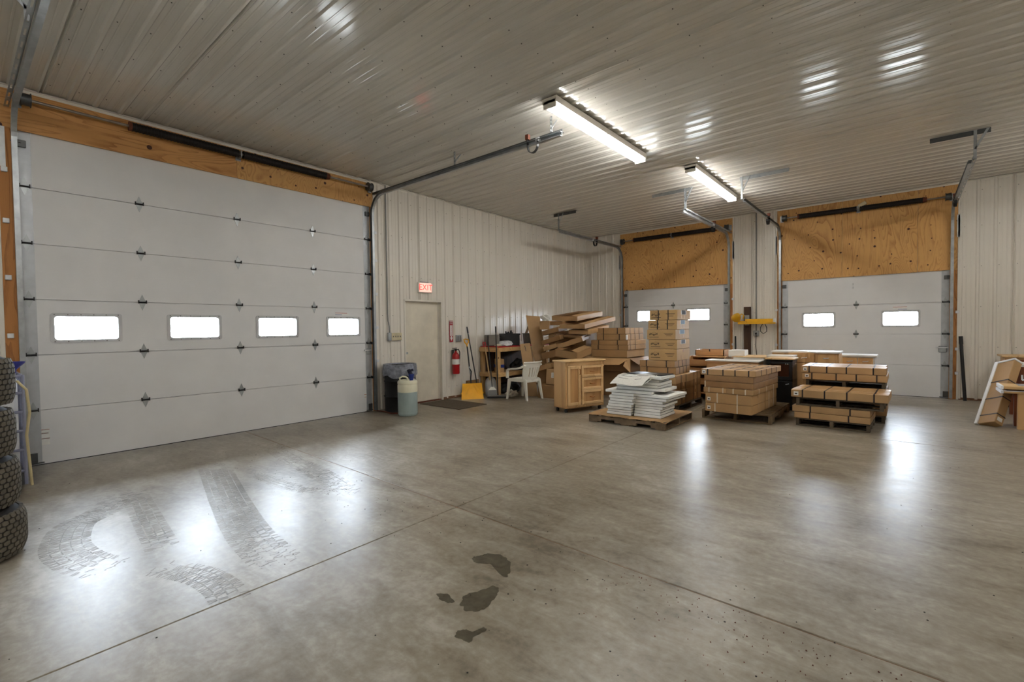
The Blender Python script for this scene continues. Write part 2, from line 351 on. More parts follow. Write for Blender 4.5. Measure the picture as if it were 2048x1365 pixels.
for i in range(420):
    x, y = rnd.uniform(-7, 3), rnd.uniform(-.2, 8) if rnd.random() < .5 else rnd.gauss(2.3, .35)
    r = rnd.uniform(.002, .006); a = rnd.uniform(0, 3)
    m.cyl((x, y, 0), (x, y, .002), r, r*.6, 5)
m.build('grit', 'rubber_groove', floor, kind='stuff')
m = MB()
for i in range(170):
    x = rnd.uniform(-1.3, .7); y = 2.58-.026*(x+2.8)-abs(rnd.gauss(.05, .22)); r = rnd.uniform(.0012, .0042); m.cyl((x, y, 0), (x+r*rnd.uniform(-1, 1), y+r, .003), r, r*.5, 5)
m.build('crumbs', 'rusty', floor, kind='stuff')

# ---- ribbed liner sheets
PITCH = .2286
def rib_profile(a0, a1, phase):
    pts = [(a0, 0.)]; k = math.floor((a0-phase)/PITCH)-1
    while phase+k*PITCH < a1+.2:
        c = phase+k*PITCH
        for d, h in ((-.030, 0), (-.014, .019), (.014, .019), (.030, 0), (.066, 0), (.071, .003), (.083, .003), (.088, 0), (.1406, 0), (.1456, .003), (.1576, .003), (.1626, 0)):
            if a0+.001 < c+d < a1-.001: pts.append((c+d, h))
        k += 1
    pts.append((a1, 0.)); return pts
def liner(name, parent, a0, a1, b0, b1, phase, fn, mat):
    """fn(a, b, h) -> world point; a across the ribs, b along them"""
    pr = rib_profile(a0+.0006, a1-.0006, phase); m = MB(); n = len(pr)
    vs = [fn(a, b0, h) for a, h in pr]+[fn(a, b1, h) for a, h in pr]
    m.add(vs, [(i, i+1, n+i+1, n+i) for i in range(n-1)]); o = m.build(name, mat, parent, fix=False); return o
def screws(parent, pts, axis, r=.006, t=.005, name='screws'):
    m = MB(); a = Vector(axis)
    for p in pts: p = Vector(p); m.cyl(p, p+a*t, r, r*.8, 6)
    return m.build(name, 'screw', parent, kind='stuff')
# ceiling: sheets run across the room (ribs along X), end lap at x = -1.45
cm = MB(); cm.box(XL-.25, XR+.2, YF-.2, YB+.25, HC+.001, HC+.15); ceil = cm.build('ceiling', 'ceiling_liner'); ceil['kind'] = 'structure'
ph = .727; y = ph-PITCH*20
while y < YB:
    y0, y1 = max(y, YF), min(y+4*PITCH, YB)
    if y1 > y0:
        for x0, x1, dz in ((XL, -1.44, 0), (-1.46, XR, .0012)):
            liner('ceiling_sheet', ceil, y0, y1, x0, x1, ph, lambda a, b, h, dz=dz: (b, a, HC-h-dz), 'ceiling_liner')
    y += 4*PITCH
pts = []
for i in range(23):
    xx = XL+.3+i*.61
    k = -16
    while ph+k*PITCH < YB:
        if ph+k*PITCH > YF: pts.append((xx+.02*((k*7+i*3) % 3-1), ph+k*PITCH+.05, HC))
        k += 1
screws(ceil, pts, (0, 0, -1))

# ---- left wall
D1 = (.52, 4.86, 3.66)            # overhead door opening (y0, y1, top)
D4 = (5.575, 6.535, 2.035)        # walk door opening
wl = MB(); wx0, wx1 = XL-.22, XL-.004
wl.box(wx0, wx1, YF-.2, D1[0], 0, HC); wl.box(wx0, wx1, D1[0], D1[1], D1[2], HC); wl.box(wx0, wx1, D1[1], D4[0], 0, HC)
wl.box(wx0, wx1, D4[0], D4[1], D4[2], HC); wl.box(wx0, wx1, D4[1], YB, 0, HC)
wall_left = wl.build('wall_left', 'liner'); wall_left['kind'] = 'structure'
lf = lambda a, b, h: (XL+h, a, b)
phl = 5.043
def left_sheet(a, b, z0, z1): liner('panel', wall_left, a, b, z0, z1, phl, lf, 'liner')
edges = [4.985]+[phl+k*4*PITCH for k in range(1, 8)]+[YB]
for a, b in zip(edges[:-1], edges[1:]):
    for s0, s1, z0 in ((a, min(b, D4[0]), .02), (max(a, D4[0]), min(b, D4[1]), D4[2]+.01), (max(a, D4[1]), b, .02)):
        if s1-s0 > .01: left_sheet(s0, s1, z0, HC-.025)
for a, b in ((YF, -1.3), (-1.3, -.385), (-.385, .37)): left_sheet(a, b, .02, HC-.025)
pts = []
for z in (.25, .98, 1.72, 2.46, 3.2, 3.85):
    k = 0
    while phl+k*PITCH < YB-.05:
        yy = phl+k*PITCH+.05
        if not (D4[0]-.1 < yy < D4[1]+.1 and z < 2.1): pts.append((XL, yy, z))
        k += 1
screws(wall_left, pts, (1, 0, 0))
# ---- back wall
D2 = (-6.09, -3.33, 2.49); D3 = (-2.17, .64, 2.475)
wb = MB(); wy0, wy1 = YB+.004, YB+.22
for x0, x1, z0, z1 in ((XL, D2[0], 0, HC), (D2[0], D2[1], D2[2], HC), (D2[1], D3[0], 0, HC), (D3[0], D3[1], D3[2], HC), (D3[1], XR+.2, 0, HC)): wb.box(x0, x1, wy0, wy1, z0, z1)
wall_back = wb.build('wall_back', 'liner'); wall_back['kind'] = 'structure'
bf = lambda a, b, h: (a, YB-h, b)
phb = -7.123
for a, b in ((XL, -6.216), (-3.195, -2.80), (-2.80, -2.29)): liner('panel', wall_back, a, b, .02, HC-.025, phb if a < -5 else -3.02, bf, 'liner')
e = [.765, .787+PITCH*3]+[.787+PITCH*(3+4*k) for k in range(1, 6)]+[XR]
for a, b in zip(e[:-1], e[1:]): liner('panel', wall_back, a, b, .02, HC-.025, .787, bf, 'liner')
pts = [(x+.05, YB, z) for z in (.3, 1.0, 1.75, 2.5, 3.25, 3.9) for x in [-7.123, -6.894, -6.665, -6.44]+[.787+PITCH*k for k in range(23)]+[-3.02, -2.79, -2.56]]
screws(wall_back, pts, (0, -1, 0))
# ---- walls out of frame
for nm, b in (('wall_right', (XR, XR+.2, YF-.2, YB+.2)), ('wall_front', (XL-.2, XR+.2, YF-.2, YF))):
    m = MB(); m.box(b[0], b[1], b[2], b[3], 0, HC+.1); o = m.build(nm, 'liner'); o['kind'] = 'structure'
# ---- trims
ntrim = [0]
def trim(boxes, mat='trim_white', name=None):
    ntrim[0] += 1; m = MB()
    for b in boxes: m.box(*b)
    o = m.build(name or 'trim_%d' % ntrim[0], mat, bevel=.002); o['kind'] = 'structure'; return o
trim([(XL, XL+.028, YF, YB, HC-.028, HC-.020), (XL, XL+.006, YF, YB, HC-.06, HC-.028)])
trim([(XL+.03, XR, YB-.028, YB, HC-.028, HC-.020), (XL+.03, XR, YB-.006, YB, HC-.06, HC-.028)])
trim([(XL, XL+.025, 4.925, 4.985, 0, HC-.06)]); trim([(XL, XL+.022, .352, .388, 0, HC-.06)])
trim([(-6.225, -6.2, YB-.024, YB, 0, HC-.06)]); trim([(-3.225, -3.19, YB-.024, YB, 0, HC-.06)]); trim([(-2.3, -2.27, YB-.024, YB, 0, HC-.06)]); trim([(.745, .775, YB-.024, YB, 0, HC-.06)])
trim([(XL, XL+.022, YB-.022, YB, 0, HC-.06)])
# plywood headers and wooden jambs (each sheet or board a piece)
def ply(boxes, mats):
    s = struct('trim_%d' % (ntrim[0]+1)); ntrim[0] += 1
    for b, mt in zip(boxes, mats): mm = MB(); mm.box(*b); mm.build('plywood_sheet', mt, s, bevel=.002)
    return s
ply([(XL-.003, XL+.012, .388, 2.70, D1[2]-.015, HC-.06), (XL-.003, XL+.012, 2.703, 4.925, D1[2]-.015, HC-.06)], ['plywood_h', 'plywood'])
ply([(-6.2, -4.98, YB-.012, YB+.003, D2[2]-.015, HC-.06), (-4.977, -3.76, YB-.012, YB+.003, D2[2]-.015, HC-.06), (-3.757, -3.225, YB-.012, YB+.003, D2[2]-.015, HC-.06)], ['plywood']*3)
ply([(-2.27, -1.05, YB-.012, YB+.003, D3[2]-.015, HC-.06), (-1.047, .17, YB-.012, YB+.003, D3[2]-.015, HC-.06), (.173, .745, YB-.012, YB+.003, D3[2]-.015, HC-.06)], ['plywood']*3)
for bx in ((XL-.003, XL+.012, .388, D1[0], 0, D1[2]-.016), (XL-.003, XL+.012, D1[1], 4.925, 0, D1[2]-.016), (-6.2, D2[0], YB-.012, YB+.003, 0, D2[2]-.016), (D2[1], -3.225, YB-.012, YB+.003, 0, D2[2]-.016), (-2.27, D3[0], YB-.012, YB+.003, 0, D3[2]-.016), (D3[1], .745, YB-.012, YB+.003, 0, D3[2]-.016)):
    trim([bx], 'jamb_wood')
# conduits on the back wall pier
# ---- overhead doors
def hinge_mb():
    m = MB(); m.prism([(0, .098), (.032, .016), (.032, -.016), (0, -.098), (-.032, -.016), (-.032, .016)], 0, .004, 'y')
    h = MB(); h.cyl((-.042, .010, 0), (.042, .010, 0), .010, n=8); h.box(-.044, -.034, .004, .024, -.014, .026); h.box(.034, .044, .004, .024, -.014, .026)
    return m, h
def overhead_door(name, M, W, sec_z, win_sec, wins, hinge_x, sticker=None):
    """local: x along the door, y into the room (+y = inside), z up"""
    d = bpy.data.objects.new(name, None); COL.objects.link(d); d.matrix_world = M; WM[d.name] = M.copy(); d['kind'] = 'structure'
    n = len(sec_z)-1; T = .05; hp, hh = hinge_mb(); first = [None]
    for i in range(n):
        z0, z1 = sec_z[i], sec_z[i+1]; g = .0028; m = MB()
        if i == win_sec:
            xb = [0]; zb = [z0+g, wins[0][2], wins[0][3], z1-g]
            for w in wins: xb += [w[0], w[1]]
            xb.append(W)
            for a in range(len(xb)-1):
                for b in range(3):
                    if a % 2 == 1 and b == 1: continue
                    m.box(xb[a], xb[a+1], -T, 0, zb[b], zb[b+1])
        else: m.box(0, W, -T, 0, z0+g, z1-g)
        if i < n-1: m.box(0, W, -T+.004, -T+.02, z1-.02, z1+.02)
        bmw = m.build('section', 'door_white', d)
        if i == win_sec:
            for w in wins:
                fr = MB(); x0, x1, a0, a1 = w[:4]; t = .035
                def rr_(xa, xb, za, zb, r):
                    o_ = []
                    for cx_, cz_, s_ in ((xb-r, zb-r, 0), (xa+r, zb-r, 1), (xa+r, za+r, 2), (xb-r, za+r, 3)): o_ += [(cx_+r*math.cos(pi/2*(s_+k/6)), cz_+r*math.sin(pi/2*(s_+k/6))) for k in range(7)]
                    return o_
                O_, I_ = rr_(x0-t, x1+t, a0-t, a1+t, .03), rr_(x0+.002, x1-.002, a0+.002, a1-.002, .03); nO = len(O_)
                fr.add([(a, .009, b) for a, b in O_]+[(a, .009, b) for a, b in I_]+[(a, -T, b) for a, b in O_]+[(a, -T, b) for a, b in I_],
                       [f for i in range(nO) for j in ((i+1) % nO,) for f in ((i, j, nO+j, nO+i), (2*nO+i, 3*nO+i, 3*nO+j, 2*nO+j), (i, 2*nO+i, 2*nO+j, j), (nO+i, nO+j, 3*nO+j, 3*nO+i))])
                fr.build('window_frame', 'frame_gray', bmw)
                fr2 = MB(); t2 = .022
                for k in range(6):
                    xx = x0+(x1-x0)*k/5
                    for zz in (a0-.018, a1+.018): fr2.cyl((xx, .009, zz), (xx, .012, zz), .006, n=6)
                fr2.build('frame_screws', 'screw', bmw, kind='stuff')
                pn = MB(); pn.box(x0-.01, x1+.01, -.028, -.022, a0-.01, a1+.01); pn.build('pane', 'window_glass', bmw)
        for sx in ((0, .115), (W-.115, W)):
            st = MB(); st.box(sx[0], sx[1], 0, .004, z0+g, z1-g); st.build('end_stile', 'stile', bmw)
    for i in range(1, n):
        for hx in hinge_x:
            Mh = Matrix.Translation((hx, 0, sec_z[i]))
            if first[0] is None:
                o = hp.build('hinge', 'galvanised', d); hk = hh.build('hinge_pin', 'black_metal', o); o.matrix_local = Mh; first[0] = (o, hk)
            else:
                o = piece(first[0][0], d, M=Mh); k = first[0][1].copy(); COL.objects.link(k); k.parent = o
        for hx in (.058, W-.058):
            o = piece(first[0][0], d, M=Matrix.Translation((hx, .004, sec_z[i]))); k = first[0][1].copy(); COL.objects.link(k); k.parent = o
            rr = MB(); sgn = -1 if hx < W/2 else 1; rr.cyl((hx, .03, sec_z[i]), (hx+sgn*.075, .03, sec_z[i]), .006, n=8); rr.cyl((hx+sgn*.05, .03, sec_z[i]), (hx+sgn*.068, .03, sec_z[i]), .023, n=12); rr.build('roller', 'black_metal', d)
    for sx, sg in ((.04, -1), (W-.04, 1)):      # top and bottom fixtures
        tf = MB(); zt = sec_z[-1]-.14; tf.box(sx-.04, sx+.04, .004, .03, zt-.045, zt+.03); tf.cyl((sx, .035, zt), (sx+sg*.08, .035, zt), .008, n=8); tf.build('top_fixture', 'galvanised_dark', d, bevel=.004)
        b2 = MB(); b2.box(sx-.04, sx+.04, .004, .012, .02, .14); b2.cyl((sx-sg*.09, .016, .03), (sx+sg*.06, .016, .03), .007, n=8); b2.build('bottom_fixture', 'galvanised_dark', d, bevel=.002)
    sl = MB(); sl.box(0, W, -T, -.002, .001, .014); sl.build('bottom_seal', 'black_plastic', d)
    if sticker:
        for (x0, x1, a0, a1, mt) in sticker: q = MB(); q.box(x0, x1, 0, .0015, a0, a1); q.build('sticker', mt, d)
    return d
sec1 = [.008]+[.612*k for k in range(1, 6)]+[3.66]
# door_1: local x = world +y ; local y = world +x
M1 = Matrix(((0, 1, 0, XL-.025), (1, 0, 0, D1[0]), (0, 0, 1, 0), (0, 0, 0, 1)))
o1 = D1[0]
overhead_door('door_1', M1, D1[1]-D1[0], sec1, 2, [(a-o1, b-o1, 1.385, 1.655) for a, b in ((.772, 1.334), (1.862, 2.428), (2.953, 3.52), (4.054, 4.614))], [1.576-o1, 2.696-o1, 3.815-o1],
              [(4.18-o1, 4.40-o1, 1.745, 1.752, 'sticker_red'), (4.18-o1, 4.44-o1, 1.725, 1.743, 'white_paper'), (4.18-o1, 4.30-o1, 1.715, 1.723, 'sticker_blue'), (.635-o1, .70-o1, .22, .40, 'white_paper'), (.635-o1, .70-o1, .385, .392, 'sticker_red'), (.635-o1, .69-o1, .345, .352, 'sticker_red'), (.63-o1, .70-o1, .285, .292, 'sticker_red'),
               (4.70-o1, 4.745-o1, .25, .33, 'white_paper'), (4.70-o1, 4.745-o1, .31, .317, 'sticker_red'), (4.70-o1, 4.745-o1, .265, .272, 'sticker_red')])
# back doors: local x = world -x?  keep right-handed: local x -> +X, local y -> -Y, needs mirrored z; use rotation by 180 about Z
def back_M(xr): return Matrix(((-1, 0, 0, xr), (0, -1, 0, YB+.025), (0, 0, 1, 0), (0, 0, 0, 1)))
W2 = D2[1]-D2[0]; xr2 = D2[1]
overhead_door('door_2', back_M(xr2), W2, [.008, .49, 1.02, 1.48, 2.01, 2.49], 3, [(xr2-b, xr2-a, 1.615, 1.885) for a, b in ((-4.345, -3.785), (-5.70, -5.14))], [xr2+4.70])
W3 = D3[1]-D3[0]; xr3 = D3[1]
overhead_door('door_3', back_M(xr3), W3, [.008, .63, 1.244, 1.857, 2.475], 2, [(xr3-b, xr3-a, 1.42, 1.69) for a, b in ((-.355, .19), (-1.75, -1.195))], [xr3+.80],
              [(xr3-.02, xr3+.20, 1.785, 1.792, 'sticker_red'), (xr3-.02, xr3+.20, 1.75, 1.783, 'white_paper'), (xr3-.02, xr3+.12, 1.74, 1.748, 'sticker_blue'), (xr3+.84, xr3+.87, 2.27, 2.32, 'frame_gray'), (xr3+.84, xr3+.87, 2.2, 2.25, 'frame_gray')])
# small sky portals guide daylight sampling through the real window openings
def portal(loc, rot, w, h):
    l = bpy.data.lights.new('window_portal', 'AREA'); l.shape = 'RECTANGLE'; l.size = w; l.size_y = h; l.cycles.is_portal = True
    o = bpy.data.objects.new('window_portal', l); COL.objects.link(o); o.location = loc; o.rotation_euler = rot
for a, b in ((.772, 1.334), (1.862, 2.428), (2.953, 3.52), (4.054, 4.614)): portal((XL-.09, (a+b)/2, 1.52), (0, -pi/2, 0), .27, b-a)
for a, b, z in ((-4.345, -3.785, 1.75), (-5.70, -5.14, 1.75), (-.355, .19, 1.555), (-1.75, -1.195, 1.555)): portal(((a+b)/2, YB+.09, z), (-pi/2, 0, 0), b-a, .27)

# ---- walk door
d4 = struct('door_4', (XL, 6.055, 0))
m = MB(); m.box(XL-.13, XL-.09, 5.595, 6.515, .02, 2.015); leaf = m.build('leaf', 'man_door', d4, world=True, bevel=.003)
m = MB(); y0, y1, zt = D4
for b in ((XL-.16, XL+.012, y0, y0+.03, 0, zt), (XL-.16, XL+.012, y1-.03, y1, 0, zt), (XL-.16, XL+.012, y0, y1, zt-.03, zt), (XL-.09, XL-.075, y0+.03, y0+.05, 0, zt-.03), (XL-.09, XL-.075, y1-.05, y1-.03, 0, zt-.03), (XL-.09, XL-.075, y0, y1, zt-.05, zt-.03)): m.box(*b)
m.build('frame', 'trim_white', d4, world=True, bevel=.003)
m = MB(); m.box(XL-.09, XL-.082, 5.64, 5.72, .98, 1.02); m.cyl((XL-.085, 5.66, 1.0), (XL-.05, 5.66, 1.0), .014, n=10); m.build('door_handle', 'galvanised', leaf, world=True)
m = MB(); m.box(XL-.13, XL-.02, y0+.03, y1-.03, 0, .02); m.build('threshold', 'rusty', d4, world=True)
# ---- baseboard strip
trim([(XL, XL+.012, 6.54, YB, 0, .05)], 'rust_joint', 'baseboard_left')
trim([(.775, XR, YB-.012, YB, 0, .04)], 'rust_joint', 'baseboard_back')

# ============================================================ OVERHEAD DOOR HARDWARE
def sweep_u(path, side, w=.055, d=.045, t=.004):
    """U rail: path of (point, inplane normal); side = unit vector of the open side"""
    side = Vector(side); m = MB(); prof = [(-w/2, 0), (-w/2, d), (-w/2+t, d), (-w/2+t, t), (w/2-t, t), (w/2-t, d), (w/2, d), (w/2, 0)]
    n = len(prof); vs = []
    for p, nn in path: vs += [Vector(p)+Vector(nn)*a+side*b for a, b in prof]
    fs = []
    for i in range(len(path)-1): fs += [(i*n+k, i*n+(k+1) % n, (i+1)*n+(k+1) % n, (i+1)*n+k) for k in range(n)]
    fs += [tuple(range(n)), tuple((len(path)-1)*n+k for k in range(n))]
    m.add(vs, fs); return m
def perf_bar(p0, p1, wdir, ldir, w=.035, t=.003, pitch=.05):
    """perforated angle: two legs along p0->p1; the holes are real openings in one leg"""
    p0, p1, a, b = Vector(p0), Vector(p1), Vector(wdir), Vector(ldir); L = (p1-p0).length; d = (p1-p0)/L; m = MB()
    def slab(s0, s1, q0, q1, ax, nx): m.add([p0+d*s+ax*q+nx*h for s, q, h in ((s0, q0, 0), (s1, q0, 0), (s1, q1, 0), (s0, q1, 0), (s0, q0, t), (s1, q0, t), (s1, q1, t), (s0, q1, t))], [(0, 3, 2, 1), (4, 5, 6, 7), (0, 1, 5, 4), (1, 2, 6, 5), (2, 3, 7, 6), (3, 0, 4, 7)])
    slab(0, L, 0, w, b, a)
    slab(0, L, 0, w*.32, a, b); slab(0, L, w*.68, w, a, b)
    n = max(1, int(L/pitch))
    for i in range(n+1):
        c = i*L/n; slab(max(0, c-pitch*.25), min(L, c+pitch*.25), w*.3, w*.7, a, b)
    return m
def track(label, base, out, side, zh, run, hangers, rad=.33, z0=.02, straight=True, wall_brackets=(), bumper=None, headroom=True):
    """base: floor point of the rail, out: unit vector into the room, side: open side"""
    base, out, side = Vector(base), Vector(out), Vector(side); t = thing('door_track', label, 'door track', base, 0, 'overhead door tracks')
    zc = zh-rad; path = [(base+Vector((0, 0, z0)), -out), (base+Vector((0, 0, zc)), -out)]
    for k in range(1, 11):
        a = pi/2*k/10; path.append((base+out*(rad-rad*math.cos(a))+Vector((0, 0, zc+rad*math.sin(a))), -out*math.cos(a)+Vector((0, 0, math.sin(a)))))
    path.append((base+out*run+Vector((0, 0, zh)), Vector((0, 0, 1))))
    sweep_u(path, side).build('rail', 'galvanised', t, world=True, smooth=False)
    # reinforcing angle along the horizontal run and back to the wall
    p0 = base-out*.02+Vector((0, 0, zh+.028))-side*.004; perf_bar(p0, base+out*run+Vector((0, 0, zh+.028))-side*.004, side*-1, Vector((0, 0, 1)), .04, .004, .25).build('track_angle', 'galvanised_dark' if bumper == 'long' else 'galvanised', t, world=True)
    for hz in hangers:
        s, brace, a0, a1, across = hz
        pt = base+out*s+Vector((0, 0, zh+.03))-side*.01; top = Vector((pt.x, pt.y, HC-.022))
        h = perf_bar(pt, top, out, side*-1, .035, .003, .04).build('hanger', 'galvanised', t, world=True)
        if brace: perf_bar(pt.lerp(top, .35), top+brace_dir(out, side, across)*.13, out, side*-1, .03, .003, .04).build('brace', 'galvanised', t, world=True)
        if across is not None:
            q0 = Vector((a0, pt.y, HC-.02)) if abs(out.y) > .5 else Vector((pt.x, a0, HC-.02)); q1 = Vector((a1, pt.y, HC-.02)) if abs(out.y) > .5 else Vector((pt.x, a1, HC-.02))
            perf_bar(q0, q1, out*-1, Vector((0, 0, -1)), .065, .004, .06).build('ceiling_angle', across, t, world=True)
    for z in wall_brackets:
        b = MB(); c = base+Vector((0, 0, z))-side*.004
        b.add([c+out*o_+side*s_+Vector((0, 0, h_)) for o_ in (-.055, -.02) for s_ in (-.078, -.028) for h_ in (-.026, .026)], [(0, 1, 3, 2), (4, 6, 7, 5), (0, 4, 5, 1), (2, 3, 7, 6), (0, 2, 6, 4), (1, 5, 7, 3)])
        b.build('wall_bracket', 'galvanised_bright', t, world=True, bevel=.004)
    fl_ = MB(); c = base; zt = zh-.10
    fl_.add([c+out*o_+side*s_+Vector((0, 0, h_)) for o_ in (-.046, -.036) for s_ in (-.085, -.042) for h_ in (zt-.50, zt-.08)], [(0, 1, 3, 2), (4, 6, 7, 5), (0, 4, 5, 1), (2, 3, 7, 6), (0, 2, 6, 4), (1, 5, 7, 3)])
    fl_.build('flag_bracket', 'galvanised_bright', t, world=True)
    if bumper:
        s, colr = (run-.36, 'rusty') if bumper == 'long' else (bumper, 'black_plastic'); c = base+out*s+Vector((0, 0, zh))
        b = MB(); pts = [c+side*.02+out*(.0-.16)+Vector((0, 0, .12))]+[c+side*.02+out*(-.08-.08*math.cos(a))+Vector((0, 0, -.03-.10*math.sin(a))) for a in [pi*k/8 for k in range(9)]]+[c+side*.02+Vector((0, 0, .03))]
        w_ = side*.022; n = len(pts); th = Vector((0, 0, .006))
        b.add([p-w_ for p in pts]+[p+w_ for p in pts]+[p-w_+th+out*.005 for p in pts]+[p+w_+th+out*.005 for p in pts], [(i, i+1, n+i+1, n+i) for i in range(n-1)]+[(2*n+i, 3*n+i, 3*n+i+1, 2*n+i+1) for i in range(n-1)]+[(i, 2*n+i, 2*n+i+1, i+1) for i in range(n-1)]+[(n+i, n+i+1, 3*n+i+1, 3*n+i) for i in range(n-1)]+[(0, n, 3*n, 2*n), (n-1, 3*n-1, 4*n-1, 2*n-1)])
        bo = b.build('spring_bumper', 'black_plastic', t, world=True)
        k = MB(); k.add([pts[0]-w_*1.05+out*.004, pts[0]+w_*1.05+out*.004, pts[1]+w_*1.05+out*.004, pts[1]-w_*1.05+out*.004], [(0, 1, 2, 3)]); 
        k2 = MB(); k2.box(c.x-.03, c.x+.03, c.y-.03, c.y+.03, c.z+.0, c.z+.05); k2.build('stop_block', 'galvanised_bright', t, world=True, bevel=.004)
        k3 = MB(); q = pts[0]; k3.box(q.x-.024, q.x+.024, q.y-.024, q.y+.024, q.z-.06, q.z+.002); k3.build('bumper_tip', 'rusty', t, world=True)
    return t
def brace_dir(out, side, across): return -side if across is None else (out if False else (Vector((1, 0, 0)) if abs(out.y) > .5 else Vector((0, 1, 0))))
G = 'galvanised'; GD = 'galvanised_dark'
track('galvanised overhead door track curving to a long horizontal run beside the walk door wall', (XL+.06, 4.90, 0), (1, 0, 0), (0, -1, 0), 3.83, 4.02, [(2.08, True, 0, 0, None), (3.83, True, 0, 0, None)], wall_brackets=(.9, 1.5, 2.1, 2.7, 3.2), bumper='long')
track('galvanised overhead door track at the far left above the stacked tyres', (XL+.06, .485, 0), (1, 0, 0), (0, 1, 0), 3.83, 4.02, [(2.08, True, 0, 0, None), (3.83, True, 0, 0, None)], wall_brackets=(.9, 1.44, 2.06, 2.66, 3.2), bumper=3.2)
track('galvanised door track nearest the far left room corner, hung from a short dark angle', (-6.15, YB-.06, 0), (0, -1, 0), (1, 0, 0), 3.67, 3.1, [(3.06, True, -6.31, -5.71, GD)], wall_brackets=(1.0, 1.8), bumper=1.55)
track('galvanised door track on the right side of the door behind the carton tower', (-3.275, YB-.06, 0), (0, -1, 0), (-1, 0, 0), 3.67, 3.1, [(3.06, True, -3.92, -3.17, G)], wall_brackets=(1.0, 2.1), bumper=1.3)
track('galvanised door track just right of the yellow dock light pier', (-2.225, YB-.06, 0), (0, -1, 0), (1, 0, 0), 3.67, 3.1, [(3.06, True, -2.285, -1.52, G)], wall_brackets=(1.0, 1.8), bumper=1.3)
track('galvanised door track at the far right with a dark perforated ceiling angle', (.69, YB-.06, 0), (0, -1, 0), (-1, 0, 0), 3.67, 3.1, [(3.06, True, .25, .87, GD)], wall_brackets=(.5, .96, 1.66), bumper=.6)
# torsion shafts
def torsion(label, a, b, wall, s0, s1, mid, wall_off):
    """a->b shaft ends; s0,s1: spring extent along it; wall = unit vector towards the wall"""
    a, b, wl_ = Vector(a), Vector(b), Vector(wall); t = thing('torsion_shaft', label, 'torsion shaft', a, 0, 'torsion shafts above the overhead doors'); d = (b-a).normalized()
    m = MB(); m.cyl(a-d*.06, b+d*.06, .0155, n=12); m.build('shaft', 'shaft_steel', t, world=True, smooth=True)
    for p0, p1 in ((s0, mid-.03), (mid+.03, s1)):
        m = MB(); L = p1-p0; N = int(L/.012); prof = []
        pts = []; c0 = a+d*p0; q = wl_.cross(d).normalized()
        m.cyl(c0, a+d*p1, .050, n=18)
        sp = m.build('spring', 'spring_steel', t, world=True, smooth=True)
        m = MB()
        for k in range(0, N, 3): m.cyl(c0+d*(k*.012), c0+d*(k*.012+.012), .054, n=14)
        m.build('spring_coils', 'spring_steel', sp, world=True, kind='stuff')
        e = p0 if p0 == s0 else p1; m = MB(); m.cyl(a+d*(e-.03), a+d*(e+.03), .056, .045, n=14); m.build('winding_cone', 'rusty', t, world=True, smooth=True)
    for q in (a, b):
        m = MB(); m.cyl(q-d*.03, q+d*.035, .062, n=20); m.cyl(q-d*.038, q-d*.03, .074, n=20); m.cyl(q+d*.035, q+d*.042, .074, n=20); m.build('cable_drum', 'galvanised_dark', t, world=True, smooth=True)
    for q in (a-d*.06, a+d*mid, b+d*.06):
        m = MB(); up_ = Vector((0, 0, 1)); 
        m.add([q+d*o_+wl_*s_+up_*h_ for o_ in (-.006, .006) for s_ in (-.03, wall_off) for h_ in (-.05, .05)], [(0, 1, 3, 2), (4, 6, 7, 5), (0, 4, 5, 1), (2, 3, 7, 6), (0, 2, 6, 4), (1, 5, 7, 3)])
        m.add([q+d*o_+wl_*s_+up_*h_ for o_ in (-.035, .035) for s_ in (wall_off-.005, wall_off) for h_ in (-.07, .07)], [(0, 1, 3, 2), (4, 6, 7, 5), (0, 4, 5, 1), (2, 3, 7, 6), (0, 2, 6, 4), (1, 5, 7, 3)])
        m.build('bearing_bracket', 'galvanised', t, world=True)
    return t
torsion('torsion shaft with black springs above the big white door', (XL+.115, .60, 3.955), (XL+.115, 4.80, 3.96), (-1, 0, 0), .90, 3.42, 2.12, .10)
torsion('torsion shaft with black springs above the door behind the carton tower', (-6.08, YB-.11, 3.84), (-3.34, YB-.11, 3.83), (0, 1, 0), .36, 2.48, 1.38, .095)
torsion('torsion shaft with black springs above the right-hand back door', (-2.11, YB-.11, 3.855), (.60, YB-.11, 3.83), (0, 1, 0), .29, 2.38, 1.34, .095)

# ============================================================ FLUORESCENT FIXTURES
def fixture(label, x, y0, L=2.44):
    z = HC-.020; t = thing('strip_light', label, 'ceiling light', (x, y0+L/2, z), 0, 'fluorescent strip lights')
    m = MB(); m.prism([(-.10, 0), (.10, 0), (.09, -.065), (-.09, -.065)], -L/2, L/2, 'y'); m.build('housing', 'trim_white', t)
    for sx in (-.045, .045):
        for a, b in ((-L/2+.02, -.012), (.012, L/2-.02)):
            m = MB(); m.cyl((sx, a, -.095), (sx, b, -.095), .018, n=12); m.build('tube', 'tube_glow', t, smooth=True)
    for yy in (-L/2, -.012, L/2-.024):
        m = MB(); m.box(-.085, .085, yy, yy+.024, -.118 if yy != -.012 else -.10, -.03); m.build('lamp_holder', 'trim_white', t, bevel=.003)
    return t
fixture('long fluorescent strip light nearer the camera, above the open floor', -3.16, 4.50)
fixture('fluorescent strip light farther back, above the carton stacks', -2.73, 7.88)
fixture('fluorescent strip light behind the camera near the big door', -3.16, -1.6)
fixture('fluorescent strip light to the right above the workbench', 2.6, 7.9)
fixture('fluorescent strip light to the right above the open floor', 2.6, 3.6)
fixture('fluorescent strip light to the right behind the camera', 2.6, -1.6)

